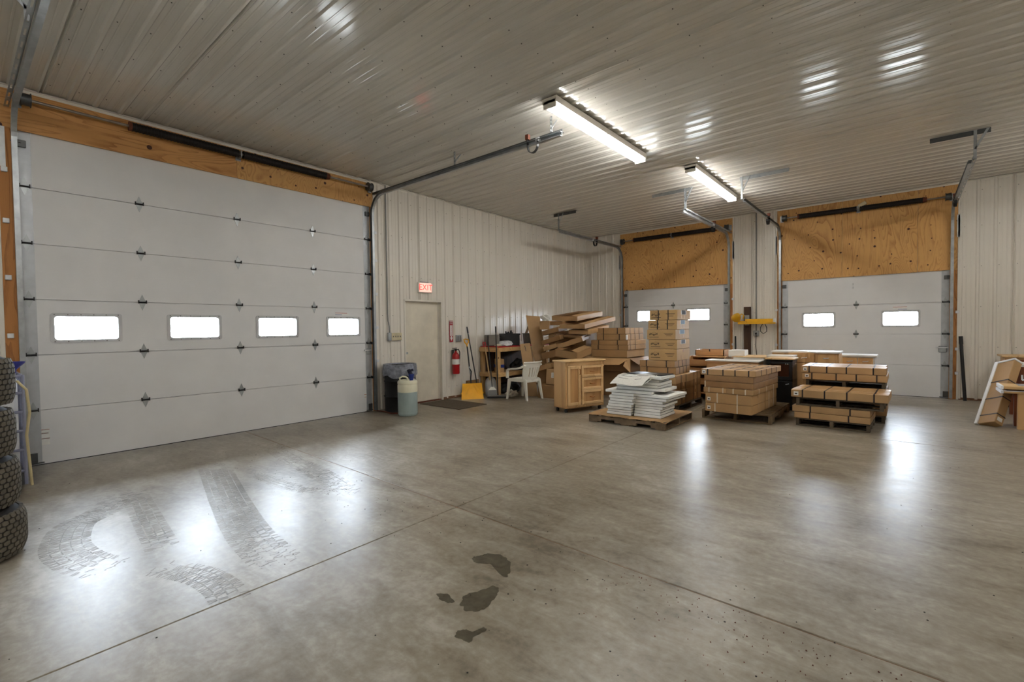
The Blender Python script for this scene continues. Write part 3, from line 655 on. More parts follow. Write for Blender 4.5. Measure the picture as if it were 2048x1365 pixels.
# ============================================================ WALL FITTINGS
t = thing('exit_sign', 'lit red exit sign above the walk door', 'exit sign', (XL, 6.065, 2.28))
m = MB(); m.box(0, .055, -.165, .165, -.10, .10); m.build('housing', 'white_plastic', t, bevel=.006)
m = MB(); m.box(.055, .058, -.14, .15, -.082, .085); m.build('face', 'exit_face', t)
text_mb('EXIT', .165, Matrix.Translation((.059, .005, .0)) @ FACE_PX, .001).build('lettering', 'exit_letter', t)
m = MB(); m.box(0, .03, -.10, .10, .10, .115); m.build('canopy', 'gray_plastic', t)
t = thing('switch_box', 'ivory four-gang switch box left of the walk door', 'switch', (XL, 5.33, 1.33))
m = MB(); m.box(.019, .06, -.155, -.085, -.075, .075); m.build('side_box', 'galvanised', t, bevel=.004)
m = MB(); m.box(.019, .058, -.085, .145, -.07, .07); m.build('cover_plate', 'ivory', t, bevel=.005)
for k in range(4): m = MB(); m.box(.058, .07, -.05+k*.052-.005, -.05+k*.052+.005, -.012, .012); m.build('toggle', 'gray_plastic', t, bevel=.001)
m = MB(); m.tube([(XL+.032, 5.185, HC-.03), (XL+.032, 5.185, 1.75), (XL+.036, 5.19, 1.62), (XL+.04, 5.21, 1.52), (XL+.04, 5.215, 1.40)], .012, 10)
tag(m.build('conduit', 'conduit_gray', smooth=True), 'thin grey conduit running down the wall to the ivory switch box', 'conduit')
t = thing('outlet_box', 'small grey outlet box right of the fire extinguisher sign', 'outlet', (XL, 6.96, 1.26))
m = MB(); m.box(.012, .055, -.075, .075, -.07, .07); m.build('box', 'galvanised', t, bevel=.006)
for s in (-.034, .034): m = MB(); m.box(.055, .059, s-.022, s+.022, -.05, .05); m.build('receptacle', 'gray_plastic', t, bevel=.002)
t = thing('extinguisher_sign', 'narrow red and white fire extinguisher sign with arrow', 'sign', (XL+.02, 6.765, 1.41))
m = MB(); m.box(0, .003, -.05, .05, -.225, .225); m.build('plate', 'sign_red', t)
m = MB(); m.box(.003, .004, -.034, .034, -.10, .13); m.box(.003, .004, -.045, .045, .205, .215); m.build('white_field', 'white_paper', t)
m = MB(); m.add([(.0045, -.04, -.13), (.0045, .04, -.13), (.0045, 0, -.205)], [(0, 1, 2)]); m.box(.0035, .0045, -.018, .018, -.14, -.10); m.build('arrow', 'white_paper', t)
text_mb('FIRE', .042, Matrix.Translation((.0045, 0, .17)) @ FACE_PX, .0004).build('lettering', 'white_paper', t)
text_mb('EXTINGUISHER', .036, Matrix.Translation((.0045, 0, .015)) @ FACE_PX @ Matrix.Rotation(-pi/2, 4, 'Z'), .0004).build('lettering', 'sign_red', t)
t = thing('fire_extinguisher', 'red fire extinguisher hung on the ribbed wall beside the walk door', 'fire extinguisher', (XL+.11, 6.80, .52))
m = MB(); m.lathe([(0, 0), (.07, 0), (.078, .012), (.078, .36), (.07, .40), (.045, .435), (.025, .45), (.022, .48), (0, .48)], n=24); m.build('cylinder', 'red_paint', t, smooth=True)
m = MB(); m.lathe([(.0785, .20), (.0795, .20), (.0795, .31), (.0785, .31)], n=24); m.build('label_band', 'white_paper', t, smooth=True)
m = MB(); m.box(-.02, .02, -.02, .02, .48, .52); m.box(-.012, .012, -.09, .03, .53, .545); m.box(-.012, .012, -.085, .03, .50, .512); m.build('valve_handle', 'black_metal', t, bevel=.004)
m = MB(); m.tube([(0, .025, .50), (.01, .07, .51), (.02, .098, .45), (.02, .09, .30), (.015, .083, .16)], .011, 8); m.build('hose', 'black_plastic', t, smooth=True)
m = MB(); m.box(-.105, -.07, -.02, .02, .30, .50); m.build('hanger_bracket', 'galvanised_dark', t)
# yellow dock light on a dark board on the pier
m = MB(); m.box(-2.965, -2.815, YB-.062, YB-.022, .0, 1.90); tag(m.build('timber_board', 'board_dark', bevel=.003), 'dark stained timber board standing up the pier behind the yellow lamp', 'board')
t = thing('dock_light', 'yellow swing-arm dock light folded against the dark board', 'dock light', (-2.89, YB-.062, 1.56))
m = MB(); m.box(-.05, .05, -.03, 0, -.10, .14); m.build('mounting_plate', 'galvanised', t, bevel=.003)
m = MB(); m.cyl((-.18, -.11, -.012), (.02, -.13, -.03), .034, n=4); m.box(-.16, .63, -.20, -.135, -.075, -.035); m.build('arm', 'yellow_paint', t, bevel=.006)
m = MB(); m.box(-.02, .615, -.125, -.06, -.04, .045); m.build('arm', 'yellow_paint', t, bevel=.006)
m = MB(); m.cyl((.60, -.13, -.09), (.60, -.13, .055), .03, n=14); m.build('pivot', 'galvanised_bright', t, smooth=True)
ML = Matrix.Translation((-.19, -.20, .085)) @ Matrix.Rotation(math.radians(62), 4, 'X') @ Matrix.Rotation(math.radians(28), 4, 'Y')
m = MB(); m.lathe([(0, .16), (.03, .155), (.055, .13), (.075, .08), (.098, .02), (.105, -.03), (.095, -.035), (.07, .05), (0, .1)], n=24, M=ML); m.build('lamp_head', 'yellow_paint', t, smooth=True)
m = MB(); m.tube([(-.16, -.14, .12), (-.09, -.12, .17), (-.05, -.1, .14), (-.07, -.1, .05)], .014, 8); m.build('yoke', 'yellow_paint', t, smooth=True)
m = MB(); m.tube([(.36, -.12, -.06), (.31, -.12, -.16), (.31, -.12, -.24), (.37, -.12, -.30), (.44, -.12, -.25), (.44, -.12, -.16), (.40, -.12, -.06)], .008, 8); m.build('cord_loop', 'black_plastic', t, smooth=True)
t = thing('pier_outlet', 'grey outlet box under the yellow dock light arm', 'outlet', (-2.70, YB, 1.27))
m = MB(); m.box(-.062, .062, -.065, -.019, -.062, .062); m.build('box', 'galvanised', t, bevel=.006)
m = MB(); m.cyl((.005, -.065, 0), (.005, -.10, -.01), .02, n=10); m.tube([(.005, -.095, -.01), (.01, -.10, -.06), (.0, -.09, -.3), (.03, -.08, -.6), (.05, -.07, -.95)], .008, 8); m.build('plug_and_cord', 'black_plastic', t, smooth=True)
m = MB(); m.cyl((-2.70, YB-.035, 1.33), (-2.70, YB-.035, HC-.03), .014, n=10); tag(m.build('conduit', 'conduit_gray', smooth=True), 'grey conduit running up the white pier above the yellow dock light', 'conduit')
m = MB(); m.tube([(-3.13, YB-.10, .02), (-3.155, YB-.04, 1.16), (-3.157, YB-.037, 1.2)], .018, 10); tag(m.build('black_bar', 'black_plastic', smooth=True), 'short black bar leaning at the left edge of the white pier', 'bar')
t = thing('black_pole', 'thick black pole leaning on the ribbed wall at the right', 'pole', (.86, YB-.14, 0))
m = MB(); m.cyl((.0, 0, .0), (-.055, .095, 1.06), .026, n=14); m.build('shaft', 'black_plastic', t, smooth=True)
m = MB(); m.cyl((-.054, .093, 1.05), (-.062, .105, 1.20), .03, n=14); m.build('end_sleeve', 'black_plastic', t, smooth=True)
# bright slide-lock on the right door
t = thing('slide_lock', 'galvanised slide bolt lock on the right edge of the right-hand back door', 'door lock', (.56, YB+.02, .95))
m = MB(); m.box(-.07, .05, -.02, -.002, -.06, .06); m.build('plate', 'galvanised', t, bevel=.01)
m = MB(); m.cyl((-.10, -.03, .03), (.07, -.03, .03), .009, n=8); m.cyl((-.10, -.045, .03), (-.10, -.02, .03), .014, n=8); m.build('bolt', 'galvanised_bright', t)

# ============================================================ PALLETS AND CARTONS
def pallet(label, x0, x1, y0, y1, h=.13, along='x', mat='pallet_wood', nd=8, z=0, rot=0):
    """deck boards run along `along`; stringers run the other way"""
    cx, cy = (x0+x1)/2, (y0+y1)/2; t = thing('pallet', label, 'pallet', (cx, cy, z), rot, 'wooden pallets'); sx, sy = x1-x0, y1-y0
    A, Bq = (sx, sy) if along == 'x' else (sy, sx); R_ = Matrix.Identity(4) if along == 'x' else Matrix.Rotation(pi/2, 4, 'Z')
    bt = .018; bw = Bq/nd*.72
    proto = None
    for k in range(nd):
        yy = -Bq/2+bw/2+k*(Bq-bw)/(nd-1)
        if proto is None:
            m = MB(); m.box(-A/2, A/2, -bw/2, bw/2, 0, bt, R_); proto = m.build('deck_board', mat, t, bevel=.002); o = proto
        else: o = piece(proto, t)
        off = R_ @ Vector((0, yy, h-bt)); o.location = off
    pb = None
    for k in range(3):
        yy = -Bq/2+bw/2+k*(Bq-bw)/2
        if pb is None: m = MB(); m.box(-A/2, A/2, -bw/2, bw/2, 0, bt, R_); pb = m.build('bottom_board', mat, t, bevel=.002); o = pb
        else: o = piece(pb, t)
        o.location = R_ @ Vector((0, yy, 0))
    ps = None
    for k in range(3):
        xx = -A/2+.02+k*(A-.04)/2
        if ps is None:
            m = MB(); hh = h-2*bt; L = Bq/2
            m.prism([(-L, 0), (-L*.66, 0), (-L*.65, hh*.5), (-L*.29, hh*.5), (-L*.28, 0), (L*.28, 0), (L*.29, hh*.5), (L*.65, hh*.5), (L*.66, 0), (L, 0), (L, hh), (-L, hh)], -.02, .02, 'x', R_); ps = m.build('stringer', mat, t); o = ps
        else: o = piece(ps, t)
        o.location = R_ @ Vector((xx, 0, bt))
    return t
def band(sx, sy, sz, x, w, axis='x', e=.002):
    """a strap loop around the box, as four thin slabs"""
    m = MB()
    if axis == 'x':
        m.box(x-w/2, x+w/2, -sy/2-e, sy/2+e, sz, sz+e); m.box(x-w/2, x+w/2, -sy/2-e, -sy/2, 0.001, sz+e); m.box(x-w/2, x+w/2, sy/2, sy/2+e, 0.001, sz+e)
    else:
        m.box(-sx/2-e, sx/2+e, x-w/2, x+w/2, sz, sz+e); m.box(-sx/2-e, -sx/2, x-w/2, x+w/2, 0.001, sz+e); m.box(sx/2, sx/2+e, x-w/2, x+w/2, 0.001, sz+e)
    return m
def carton(label, x0, x1, y0, y1, z0, z1, rot=0, mat='cardboard', sxs=(), sys_=(), smat='strap_black', tape=True, stk=None, prnt=None, group=None, name='carton', sw=.017):
    cx, cy = (x0+x1)/2, (y0+y1)/2; sx, sy, sz = x1-x0, y1-y0, z1-z0-.002
    t = thing(name, label, 'carton', (cx, cy, z0), math.radians(rot), group)
    m = MB(); m.box(-sx/2, sx/2, -sy/2, sy/2, 0, sz); b = m.build('body', mat, t, bevel=.006, seg=2)
    if tape: m = MB(); m.box(-sx/2-.001, sx/2+.001, -.03, .03, sz-.0005, sz+.0008); m.box(sx/2, sx/2+.0012, -.03, .03, sz-.06, sz+.0008); m.build('tape', 'tape_brown', t)
    for f in sxs: band(sx, sy, sz, -sx/2+f*sx, sw).build('strap', smat, t)
    for f in sys_: band(sx, sy, sz, -sy/2+f*sy, sw, 'y').build('strap', smat, t)
    if stk:
        for (u, v, w, h) in stk:
            m = MB(); m.box(-sx/2+u, -sx/2+u+w, -sy/2-.0015, -sy/2, v, v+h); s_ = m.build('shipping_label', 'white_paper', t)
            m = MB(); m.box(-sx/2+u+w*.25, -sx/2+u+w*.75, -sy/2-.0022, -sy/2-.0014, v+h*.25, v+h*.6); m.build('label_print', 'print_black', s_)
    if prnt:
        m = MB(); rnd = random.Random(prnt); e = -sy/2-.0012; x = -sx*.42
        for k in range(9):                                            # line of brush-like marks standing for the smudged brand print
            hgt = sz*(.15+.07*math.sin(k*1.7)); zc = sz*.52+.01*math.sin(k); m.box(x+k*sx*.034, x+k*sx*.034+sx*.022, e, e+.001, zc-hgt/2, zc+hgt/2)
        for k in range(6):
            a = pi*k/5; m.box(x+sx*.17-sx*.07*math.cos(a)-.006, x+sx*.17-sx*.07*math.cos(a)+.006, e, e+.001, sz*.6+sz*.13*math.sin(a), sz*.63+sz*.13*math.sin(a))
        m.box(x, x+sx*.34, e, e+.001, sz*.22, sz*.27); m.box(sx*.10, sx*.42, e, e+.001, sz*.60, sz*.64); m.box(sx*.14, sx*.40, e, e+.001, sz*.49, sz*.52); m.box(sx*.18, sx*.36, e, e+.001, sz*.36, sz*.40)
        m.build('print', 'print_dark', t)
    return t
GT = 'cartons in the tall printed tower'
# ---- tower on a dark pallet
pallet('dark wooden pallet under the tall carton tower', -3.64, -2.92, 7.84, 9.05, .12, 'y', 'pallet_dark', 6)
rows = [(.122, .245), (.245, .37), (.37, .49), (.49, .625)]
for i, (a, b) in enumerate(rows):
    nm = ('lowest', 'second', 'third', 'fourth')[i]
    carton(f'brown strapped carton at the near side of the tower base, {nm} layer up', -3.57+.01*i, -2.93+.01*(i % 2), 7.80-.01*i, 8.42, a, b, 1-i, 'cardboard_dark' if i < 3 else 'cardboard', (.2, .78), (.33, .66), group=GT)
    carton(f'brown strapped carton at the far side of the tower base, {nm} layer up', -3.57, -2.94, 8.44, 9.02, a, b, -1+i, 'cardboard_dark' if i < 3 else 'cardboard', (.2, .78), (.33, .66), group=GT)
carton('lower of the two long strapped cartons under the printed boxes', -3.66, -3.01, 7.96, 8.65, .627, .745, .5, 'cardboard', (.2, .78), (.25, .5, .75), group=GT)
carton('upper of the two long strapped cartons under the printed boxes', -3.66, -3.02, 7.95, 8.66, .747, .862, -.5, 'cardboard', (.2, .77), (.25, .5, .75), group=GT)
hs = [(.864, 1.062, 'lowest and tallest printed carton of the tower, no label on its end', None), (1.064, 1.226, 'second printed carton up in the tower, dark label on its end', 'print_black'), (1.228, 1.402, 'third printed carton up in the tower, grey-blue label on its end', 'print_blue'), (1.404, 1.567, 'strapped printed carton second from the top of the tower', 'print_blue'), (1.569, 1.74, 'strapped printed carton at the very top of the tower', 'print_black')]
for i, (a, b, lb, end) in enumerate(hs):
    dx = (0, 0, -.025, -.01, .02)[i]
    t = carton(lb, -3.50+dx, -2.995+dx*.6, 7.97, 8.60, a, b, (0, .6, -1, 1.2, -.4)[i], 'cardboard_print', (.33, .68) if i > 2 else (), (), prnt=i+1, group=GT)
    sx = (-2.995+dx*.6)-(-3.50+dx); sz = b-a
    if end:
        m = MB(); m.box(sx/2, sx/2+.0014, -.14, .10, sz*.52, sz*.97); l_ = m.build('end_label', 'white_paper', t)
        m = MB(); m.box(sx/2+.001, sx/2+.002, -.11, .075, sz*.54, sz*.96); m.build('label_print', end, l_)
    for k in (-.12, .03): m = MB(); m.box(sx/2, sx/2+.0012, k, k+.012, .01, sz*.45); m.build('end_print', 'tape_brown', t)
# ---- cartons behind the wooden cabinet
GL = 'cartons stacked behind the wooden cabinet'
carton('big plain carton at the bottom of the stack behind the cabinet', -5.2, -4.42, 9.0, 9.9, .002, .52, 0, 'cardboard_dark', group=GL)
t = thing('open_carton', 'open carton with drooping flaps under the strapped stack behind the cabinet', 'carton', (-4.80, 9.42, .522), 0, GL)
m = MB(); w, d, h = .44, .44, .285
for b in ((-w, w, -d, d, 0, .006), (-w, w, -d, -d+.006, 0, h), (-w, w, d-.006, d, 0, h), (-w, -w+.006, -d, d, 0, h), (w-.006, w, -d, d, 0, h)): m.box(*b)
m.build('body', 'cardboard_dark', t)
m = MB(); m.sheet([(-w, -d, h), (w, -d, h), (w-.1, -d-.26, h-.12), (-w+.02, -d-.24, h-.14)]); m.build('flap', 'cardboard', t)
m = MB(); m.sheet([(w, -d, h), (w, d, h), (w+.22, d, h-.06), (w+.2, -d, h-.12)]); m.build('flap', 'cardboard_dark', t)
m = MB(); m.sheet([(w-.06, -d-.02, h), (w+.02, -d-.0, h), (w+.1, -d-.16, h-.28), (w-.02, -d-.24, h-.14)]); m.build('flap', 'cardboard', t)
carton('plain unstrapped carton below the thin strapped ones behind the cabinet', -5.26, -4.42, 9.0, 9.85, .815, .975, 0, 'cardboard', tape=False, group=GL)
carton('lower thin strapped carton in the stack behind the cabinet', -5.27, -4.40, 9.0, 9.88, .977, 1.078, .4, 'cardboard', (.2, .74), (.12, .4), group=GL)
carton('upper thin strapped carton in the stack behind the cabinet', -5.27, -4.40, 9.0, 9.88, 1.08, 1.18, -.4, 'cardboard', (.22, .73), (.12, .4), group=GL)
t = carton('strapped carton with white corner label, second from top behind the cabinet', -5.13, -4.44, 9.0, 9.85, 1.182, 1.308, .5, 'cardboard', (.24, .77), (.25, .5, .75), group=GL)
m = MB(); m.box(.345, .348, -.424, -.36, .01, .11); m.box(.33, .348, -.4275, -.425, .01, .11); m.build('corner_label', 'white_paper', t)
carton('strapped carton on top of the stack behind the cabinet', -5.13, -4.45, 9.0, 9.85, 1.31, 1.44, -.6, 'cardboard', (.25, .73), (.25, .5, .75), group=GL)
# ---- pallet of long cartons, left of the pair
GB = 'cartons on the slatted pallet'
pallet('slatted pallet with bare boards showing under the brown carton stack', -2.47, -1.49, 7.64, 9.06, .14, 'x', 'pallet_wood', 10)
R3 = -4
def c3(label, x0, x1, y0, y1, *a, **k):
    cx, cy = (x0+x1)/2, (y0+y1)/2; q = Matrix.Rotation(math.radians(R3), 2) @ Vector((cx+2.0, cy-8.1)); dx, dy = q.x-2.0-cx, q.y+8.1-cy
    return carton(label, x0+dx, x1+dx, y0+dy, y1+dy, *a, **k)
cells = [(.142, .275, 'cardboard', 'lowest', 'strap_white', (.22, .70)), (.277, .43, 'cardboard', 'second', 'strap_white', (.27, .70))]
for i, (a, b, mt, nm, sm, ss) in enumerate(cells):
    c3(f'carton with white straps and square label, {nm} layer on the slatted pallet', -2.33, -1.66, 7.47, 8.1, a, b, R3, mt, ss, (), sm, stk=[(.03, .03, .05, .055)], group=GB, sw=.016)
    c3(f'carton with white straps at the back, {nm} layer on the slatted pallet', -2.34, -1.66, 8.12, 8.72, a, b, R3, mt, ss, (.3, .7), sm, group=GB, sw=.016)
c3('left of the two small white-strapped cartons in the third layer on the slatted pallet', -2.36, -2.015, 7.47, 8.68, .432, .512, R3, 'cardboard', (.25, .85), (), 'strap_white', group=GB, sw=.016)
c3('right of the two small white-strapped cartons in the third layer on the slatted pallet', -2.01, -1.63, 7.46, 8.68, .432, .512, R3, 'cardboard', (.25, .7), (.2, .5, .8), 'strap_white', group=GB, sw=.016)
c3('plain carton with torn white corner, fourth layer on the slatted pallet', -2.35, -1.64, 7.48, 8.72, .514, .605, R3, 'cardboard_dark', (.02,), (), 'strap_white', tape=False, group=GB)
c3('plain carton just below the strapped top one on the slatted pallet', -2.35, -1.64, 7.48, 8.72, .607, .697, R3, 'cardboard_dark', (), (.3, .6), 'tape_brown', tape=False, group=GB)
c3('black-strapped carton on top of the slatted pallet stack', -2.40, -1.61, 7.48, 8.78, .70, .79, R3, 'cardboard', (.13, .42, .64, .88), (.2, .4, .6, .8), stk=[(.02, .02, .05, .05)], group=GB)
# ---- pair of pallet stacks at the right
GP = 'long cartons on the right-hand pallets'
pallet('low pallet on the floor under the nearest long cartons', -1.20, -.34, 7.84, 8.55, .11, 'x', 'pallet_dark', 5, rot=math.radians(-2))
carton('thin long carton directly on the nearest floor pallet', -1.22, -.335, 7.83, 8.55, .112, .20, -2, 'cardboard', (.22, .73), (.5,), group=GP)
carton('second thin long carton on the nearest floor pallet', -1.245, -.34, 7.83, 8.55, .202, .29, -2, 'cardboard', (.25, .76), (.5,), group=GP)
pallet('dark pallet sandwiched between long cartons in the front right stack', -1.20, -.20, 7.86, 8.60, .115, 'x', 'pallet_dark', 5, .292, rot=math.radians(-2))
carton('front long carton with square label on the dark sandwiched pallet', -1.27, -.155, 7.84, 8.24, .409, .518, -2, 'cardboard', (.13, .37, .60, .865), (), stk=[(.035, .025, .06, .055)], group=GP)
carton('rear long carton side by side on the dark sandwiched pallet', -1.25, -.15, 8.25, 8.60, .409, .516, -2, 'cardboard', (.13, .37, .60, .865), (), group=GP)
pallet('floor pallet under the rear right carton stack', -1.22, -.22, 8.66, 9.5, .11, 'x', 'pallet_dark', 5)
carton('dark long carton low in the rear right stack', -1.24, -.2, 8.66, 9.5, .112, .48, 0, 'cardboard_dark', (.2, .8), group=GP)
pallet('dark pallet under the two topmost long cartons at the right', -1.20, -.22, 8.66, 9.5, .115, 'x', 'pallet_dark', 5, .482)
carton('lower labelled long carton of the two on the rear right stack', -1.245, -.195, 8.64, 9.5, .599, .70, 0, 'cardboard', (.12, .42, .655, .885), (), stk=[(.035, .03, .05, .05)], group=GP)
carton('topmost front long carton on the rear right stack', -1.26, -.205, 8.65, 9.06, .702, .805, -1, 'cardboard', (.10, .32, .555, .86), (), stk=[(.025, .03, .05, .05)], group=GP)
carton('topmost rear long carton on the rear right stack', -1.26, -.215, 9.08, 9.5, .702, .805, -1, 'cardboard', (.10, .32, .555, .86), (), group=GP)
# ---- white flat packs on a pallet
pallet('worn pallet covered by a cardboard sheet under the white flat packs', -3.76, -2.55, 6.34, 7.42, .115, 'y', 'pallet_wood', 6)
m = MB(); n = 14; vs = []
for i in range(n+1):
    for j in range(7):
        x = -3.77+1.23*i/n; y = 6.325+1.1*j/6; ed = (j == 0)*.006*(1+math.sin(i*1.9)) + (i == n)*.008
        vs.append((x, y, .121-ed+.002*math.sin(i*2.1+j)))
fs = [(i*7+j, (i+1)*7+j, (i+1)*7+j+1, i*7+j+1) for i in range(n) for j in range(6)]; N = len(vs)
m.add([(a, b, c+.0) for a, b, c in vs]+[(a, b, c+.004) for a, b, c in vs], [f[::-1] for f in fs]+[tuple(k+N for k in f) for f in fs])
tag(m.build('cardboard_sheet', 'cardboard'), 'warped cardboard sheet laid over the pallet under the white packs', 'cardboard sheet')
GW = 'white flat packs in the left column'; GWr = 'white flat packs in the right column'
rnd = random.Random(5); words = ['lowest', 'second', 'third', 'fourth', 'fifth', 'sixth', 'seventh', 'eighth']
def pack(label, x0, x1, y0, y1, z0, z1, rot, group):
    cx, cy = (x0+x1)/2, (y0+y1)/2; sx, sy, sz = x1-x0, y1-y0, z1-z0-.003
    t = thing('flat_pack', label, 'flat pack', (cx, cy, z0), math.radians(rot), group)
    m = MB(); m.box(-sx/2, sx/2, -sy/2, sy/2, 0, sz); m.build('body', 'carton_white', t, bevel=.003)
    m = MB(); m.box(-sx/2-.001, sx/2+.001, -sy/2-.001, sy/2+.001, -.0026, .0006); m.build('dark_rim', 'print_dark', t)
    return t
th = .0415; zb = .130
for i in range(8):
    inset = .012*i
    pack(f'white flat pack, {words[i]} from the bottom of the left column', -3.535+inset+rnd.uniform(-.012, .02), -3.125+rnd.uniform(-.02, .0)+.01*i, 6.46+rnd.uniform(-.01, .02), 7.0, zb+i*th, zb+(i+1)*th, rnd.uniform(-1.5, 1.5), GW)
    pack(f'white flat pack, {words[i]} from the bottom of the right column', -3.10+.003*i+rnd.uniform(-.01, .01), -2.70+.012*i+rnd.uniform(-.02, .02)+(.05 if i in (6, 7) else 0), 6.52+rnd.uniform(-.01, .02), 7.05+(.12 if i in (6, 7) else 0), zb+i*th, zb+(i+1)*th, rnd.uniform(-2, 2)-3*(i in (6, 7)), GWr)
z = zb+8*th
pack('long white flat pack laid across both columns', -3.56, -2.83, 6.50, 7.0, z, z+.04, 2, None)
pack('white flat pack sticking out to the right under the small top stack', -2.98, -2.55, 6.72, 7.2, z, z+.036, -6, None) if False else None
for i, (dx, dy, dw) in enumerate(((0, 0, .10), (-.01, .02, .02), (.02, .01, .0), (-.02, .03, 0), (.02, .02, .04))):
    pack(f'small white flat pack in the top pile under the newspaper, {words[i]} up', -3.42+dx, -2.76+dx+dw, 6.60+dy, 7.08+dy, z+.042+i*.043, z+.042+(i+1)*.043, (1, -3, 2, 4, -2)[i], 'white flat packs in the top pile')
zt = z+.042+5*.043
t = thing('newspaper', 'open newspaper draped over the white flat packs', 'newspaper', (-3.15, 6.62, zt))
m = MB(); vs = []; nn = 10
for i in range(nn+1):
    u = i/nn
    for j in range(nn+1):
        v = j/nn; x = -.26+.52*u+.05*v-.02; y = -.22+.36*v; zz = (-.13*(1-v)**1.6 if v < .6 else -.13*(.4)**1.6*(1-v)/.4*.6) +.010*math.sin(u*7+v*3)+.006
        vs.append((x, y, zz+.004))
m.add(vs, [(i*(nn+1)+j, (i+1)*(nn+1)+j, (i+1)*(nn+1)+j+1, i*(nn+1)+j+1) for i in range(nn) for j in range(nn)]); sh = m.build('front_page', 'newsprint', t, smooth=True)
pm_ = MB()
def npz(u, v): return (-.26+.52*u+.05*v-.02, -.22+.36*v, (-.13*(1-v)**1.6 if v < .6 else -.13*(.4)**1.6*(1-v)/.4*.6)+.010*math.sin(u*7+v*3)+.0125)
for (u0, u1, v0, v1) in ((.06, .46, .80, .86), (.08, .42, .70, .74), (.55, .93, .80, .84), (.55, .9, .70, .74), (.56, .92, .60, .63), (.1, .45, .56, .60), (.1, .4, .40, .43), (.6, .8, .4, .43)):
    k = 6
    for q in range(k): a, b = u0+(u1-u0)*q/k, u0+(u1-u0)*(q+1)/k; pm_.add([npz(a, v0), npz(b, v0), npz(b, v1), npz(a, v1)], [(0, 1, 2, 3)])
pm_.build('headline_print', 'print_gray', t, kind='stuff')
m = MB(); vs = []
for i in range(7):
    u = i/6
    vs += [(.23+.08*u, -.20+.3*u, -.115+.10*u), (.30+.02*u, -.17+.3*u, -.07+.085*u+.02*math.sin(u*pi))]
m.add(vs, [(2*i, 2*i+1, 2*i+3, 2*i+2) for i in range(6)]); m.build('curled_page', 'newsprint', t, smooth=True)
t = thing('black_folder', 'flat black folder lying on top of the white flat packs', 'folder', (-3.03, 6.95, zt+.002), math.radians(-8))
m = MB(); m.box(-.32, .30, -.17, .17, 0, .012); m.build('cover', 'black_plastic', t, bevel=.003)
m = MB(); m.box(-.05, .14, -.10, .05, .012, .0135); m.build('clear_pocket', 'print_gray', t)

# ============================================================ WOODEN CABINET ON CASTERS
def cabinet_front(t, w, h, z0, y, mats=('cabinet_wood', 'cabinet_wood_h')):
    pass
ang = math.atan2(.94, .34)
t = thing('wooden_cabinet', 'light wooden cabinet on casters with one door and three drawers', 'cabinet', (-4.40, 6.66, 0), ang)
# local x runs along the front (away to the right in view), local -y is the front
w, d, z0, z1 = .84, .34, .075, .865
m = MB(); m.box(0, .02, 0, d, z0, z1); m.box(w-.02, w, 0, d, z0, z1); m.box(0, w, d-.01, d, z0, z1); m.box(0, w, .0, d, z0, z0+.02); m.box(0.02, w-.02, .012, d, z0+.02, z1-.01); m.build('carcass', 'cabinet_wood', t, bevel=.002)
m = MB(); m.box(-.025, w+.025, -.035, d+.01, z1, z1+.028); m.build('top', 'cabinet_wood_h', t, bevel=.008, seg=2)
m = MB(); m.box(.02, w-.02, 0, .015, z1-.06, z1-.003); m.box(.02, w-.02, 0, .015, z0, z0+.045); m.box(.02, .035, 0, .015, z0, z1); m.box(w-.035, w-.02, 0, .015, z0, z1); m.box(.312, .335, 0, .015, z0, z1); m.build('face_frame', 'cabinet_wood_h', t, bevel=.002)
def shaker(x0, x1, a0, a1, name, rail, parent):
    m = MB(); m.box(x0, x1, -.004, .004, a0, a1); o = m.build(name, 'cabinet_panel_shaded', parent)
    m = MB()
    for b in ((x0, x0+rail, a0, a1), (x1-rail, x1, a0, a1), (x0+rail, x1-rail, a0, a0+rail), (x0+rail, x1-rail, a1-rail, a1)): m.box(b[0], b[1], -.026, -.003, b[2], b[3])
    m.build('rail_frame', 'cabinet_wood_h', o, bevel=.003); return o
def pull(o, cx, cz, vert=False):
    m = MB(); L = .045
    pts = [(-L, 0, 0), (-L*.8, -.025, -.004), (0, -.03, -.008), (L*.8, -.025, -.004), (L, 0, 0)]
    m.tube([(cx+(p[2] if vert else p[0]), (-.025 if vert else -.005)+p[1], cz+(p[0] if vert else p[2])) for p in pts], .0075, 8); m.build('handle', 'copper', o, smooth=True)
o = shaker(.035, .312, z0+.05, z1-.065, 'door', .05, t); pull(o, .288, z1-.17, True)
zz = [z0+.05, z0+.30, z0+.515, z1-.065]
for k in range(3): o = shaker(.335, w-.035, zz[k]+.004, zz[k+1]-.004, 'drawer', .042, t); pull(o, (.335+w-.035)/2, (zz[k]+zz[k+1])/2)
for cx, cy in ((.05, .05), (w-.05, .05), (.05, d-.05), (w-.05, d-.05)):
    m = MB(); m.box(cx-.02, cx+.02, cy-.02, cy+.02, .062, z0); m.cyl((cx-.012, cy+.01, .032), (cx+.012, cy+.01, .032), .032, n=14); m.build('caster', 'caster_black', t, smooth=False)
for k in range(3): m = MB(); m.cyl((w, .05+k*.1, .6), (w+.01, .05+k*.1, .6), .006, n=6)
m = MB(); m.box(w+.0, w+.03, .02, d-.02, z1-.10, z1-.075); m.build('towel_bar', 'cabinet_wood_h', t)

# ============================================================ WHITE PLASTIC CHAIR (faces -X)
t = thing('plastic_chair', 'white plastic armchair in front of the workbench', 'chair', (-6.02, 7.60, 0), math.radians(182-4))
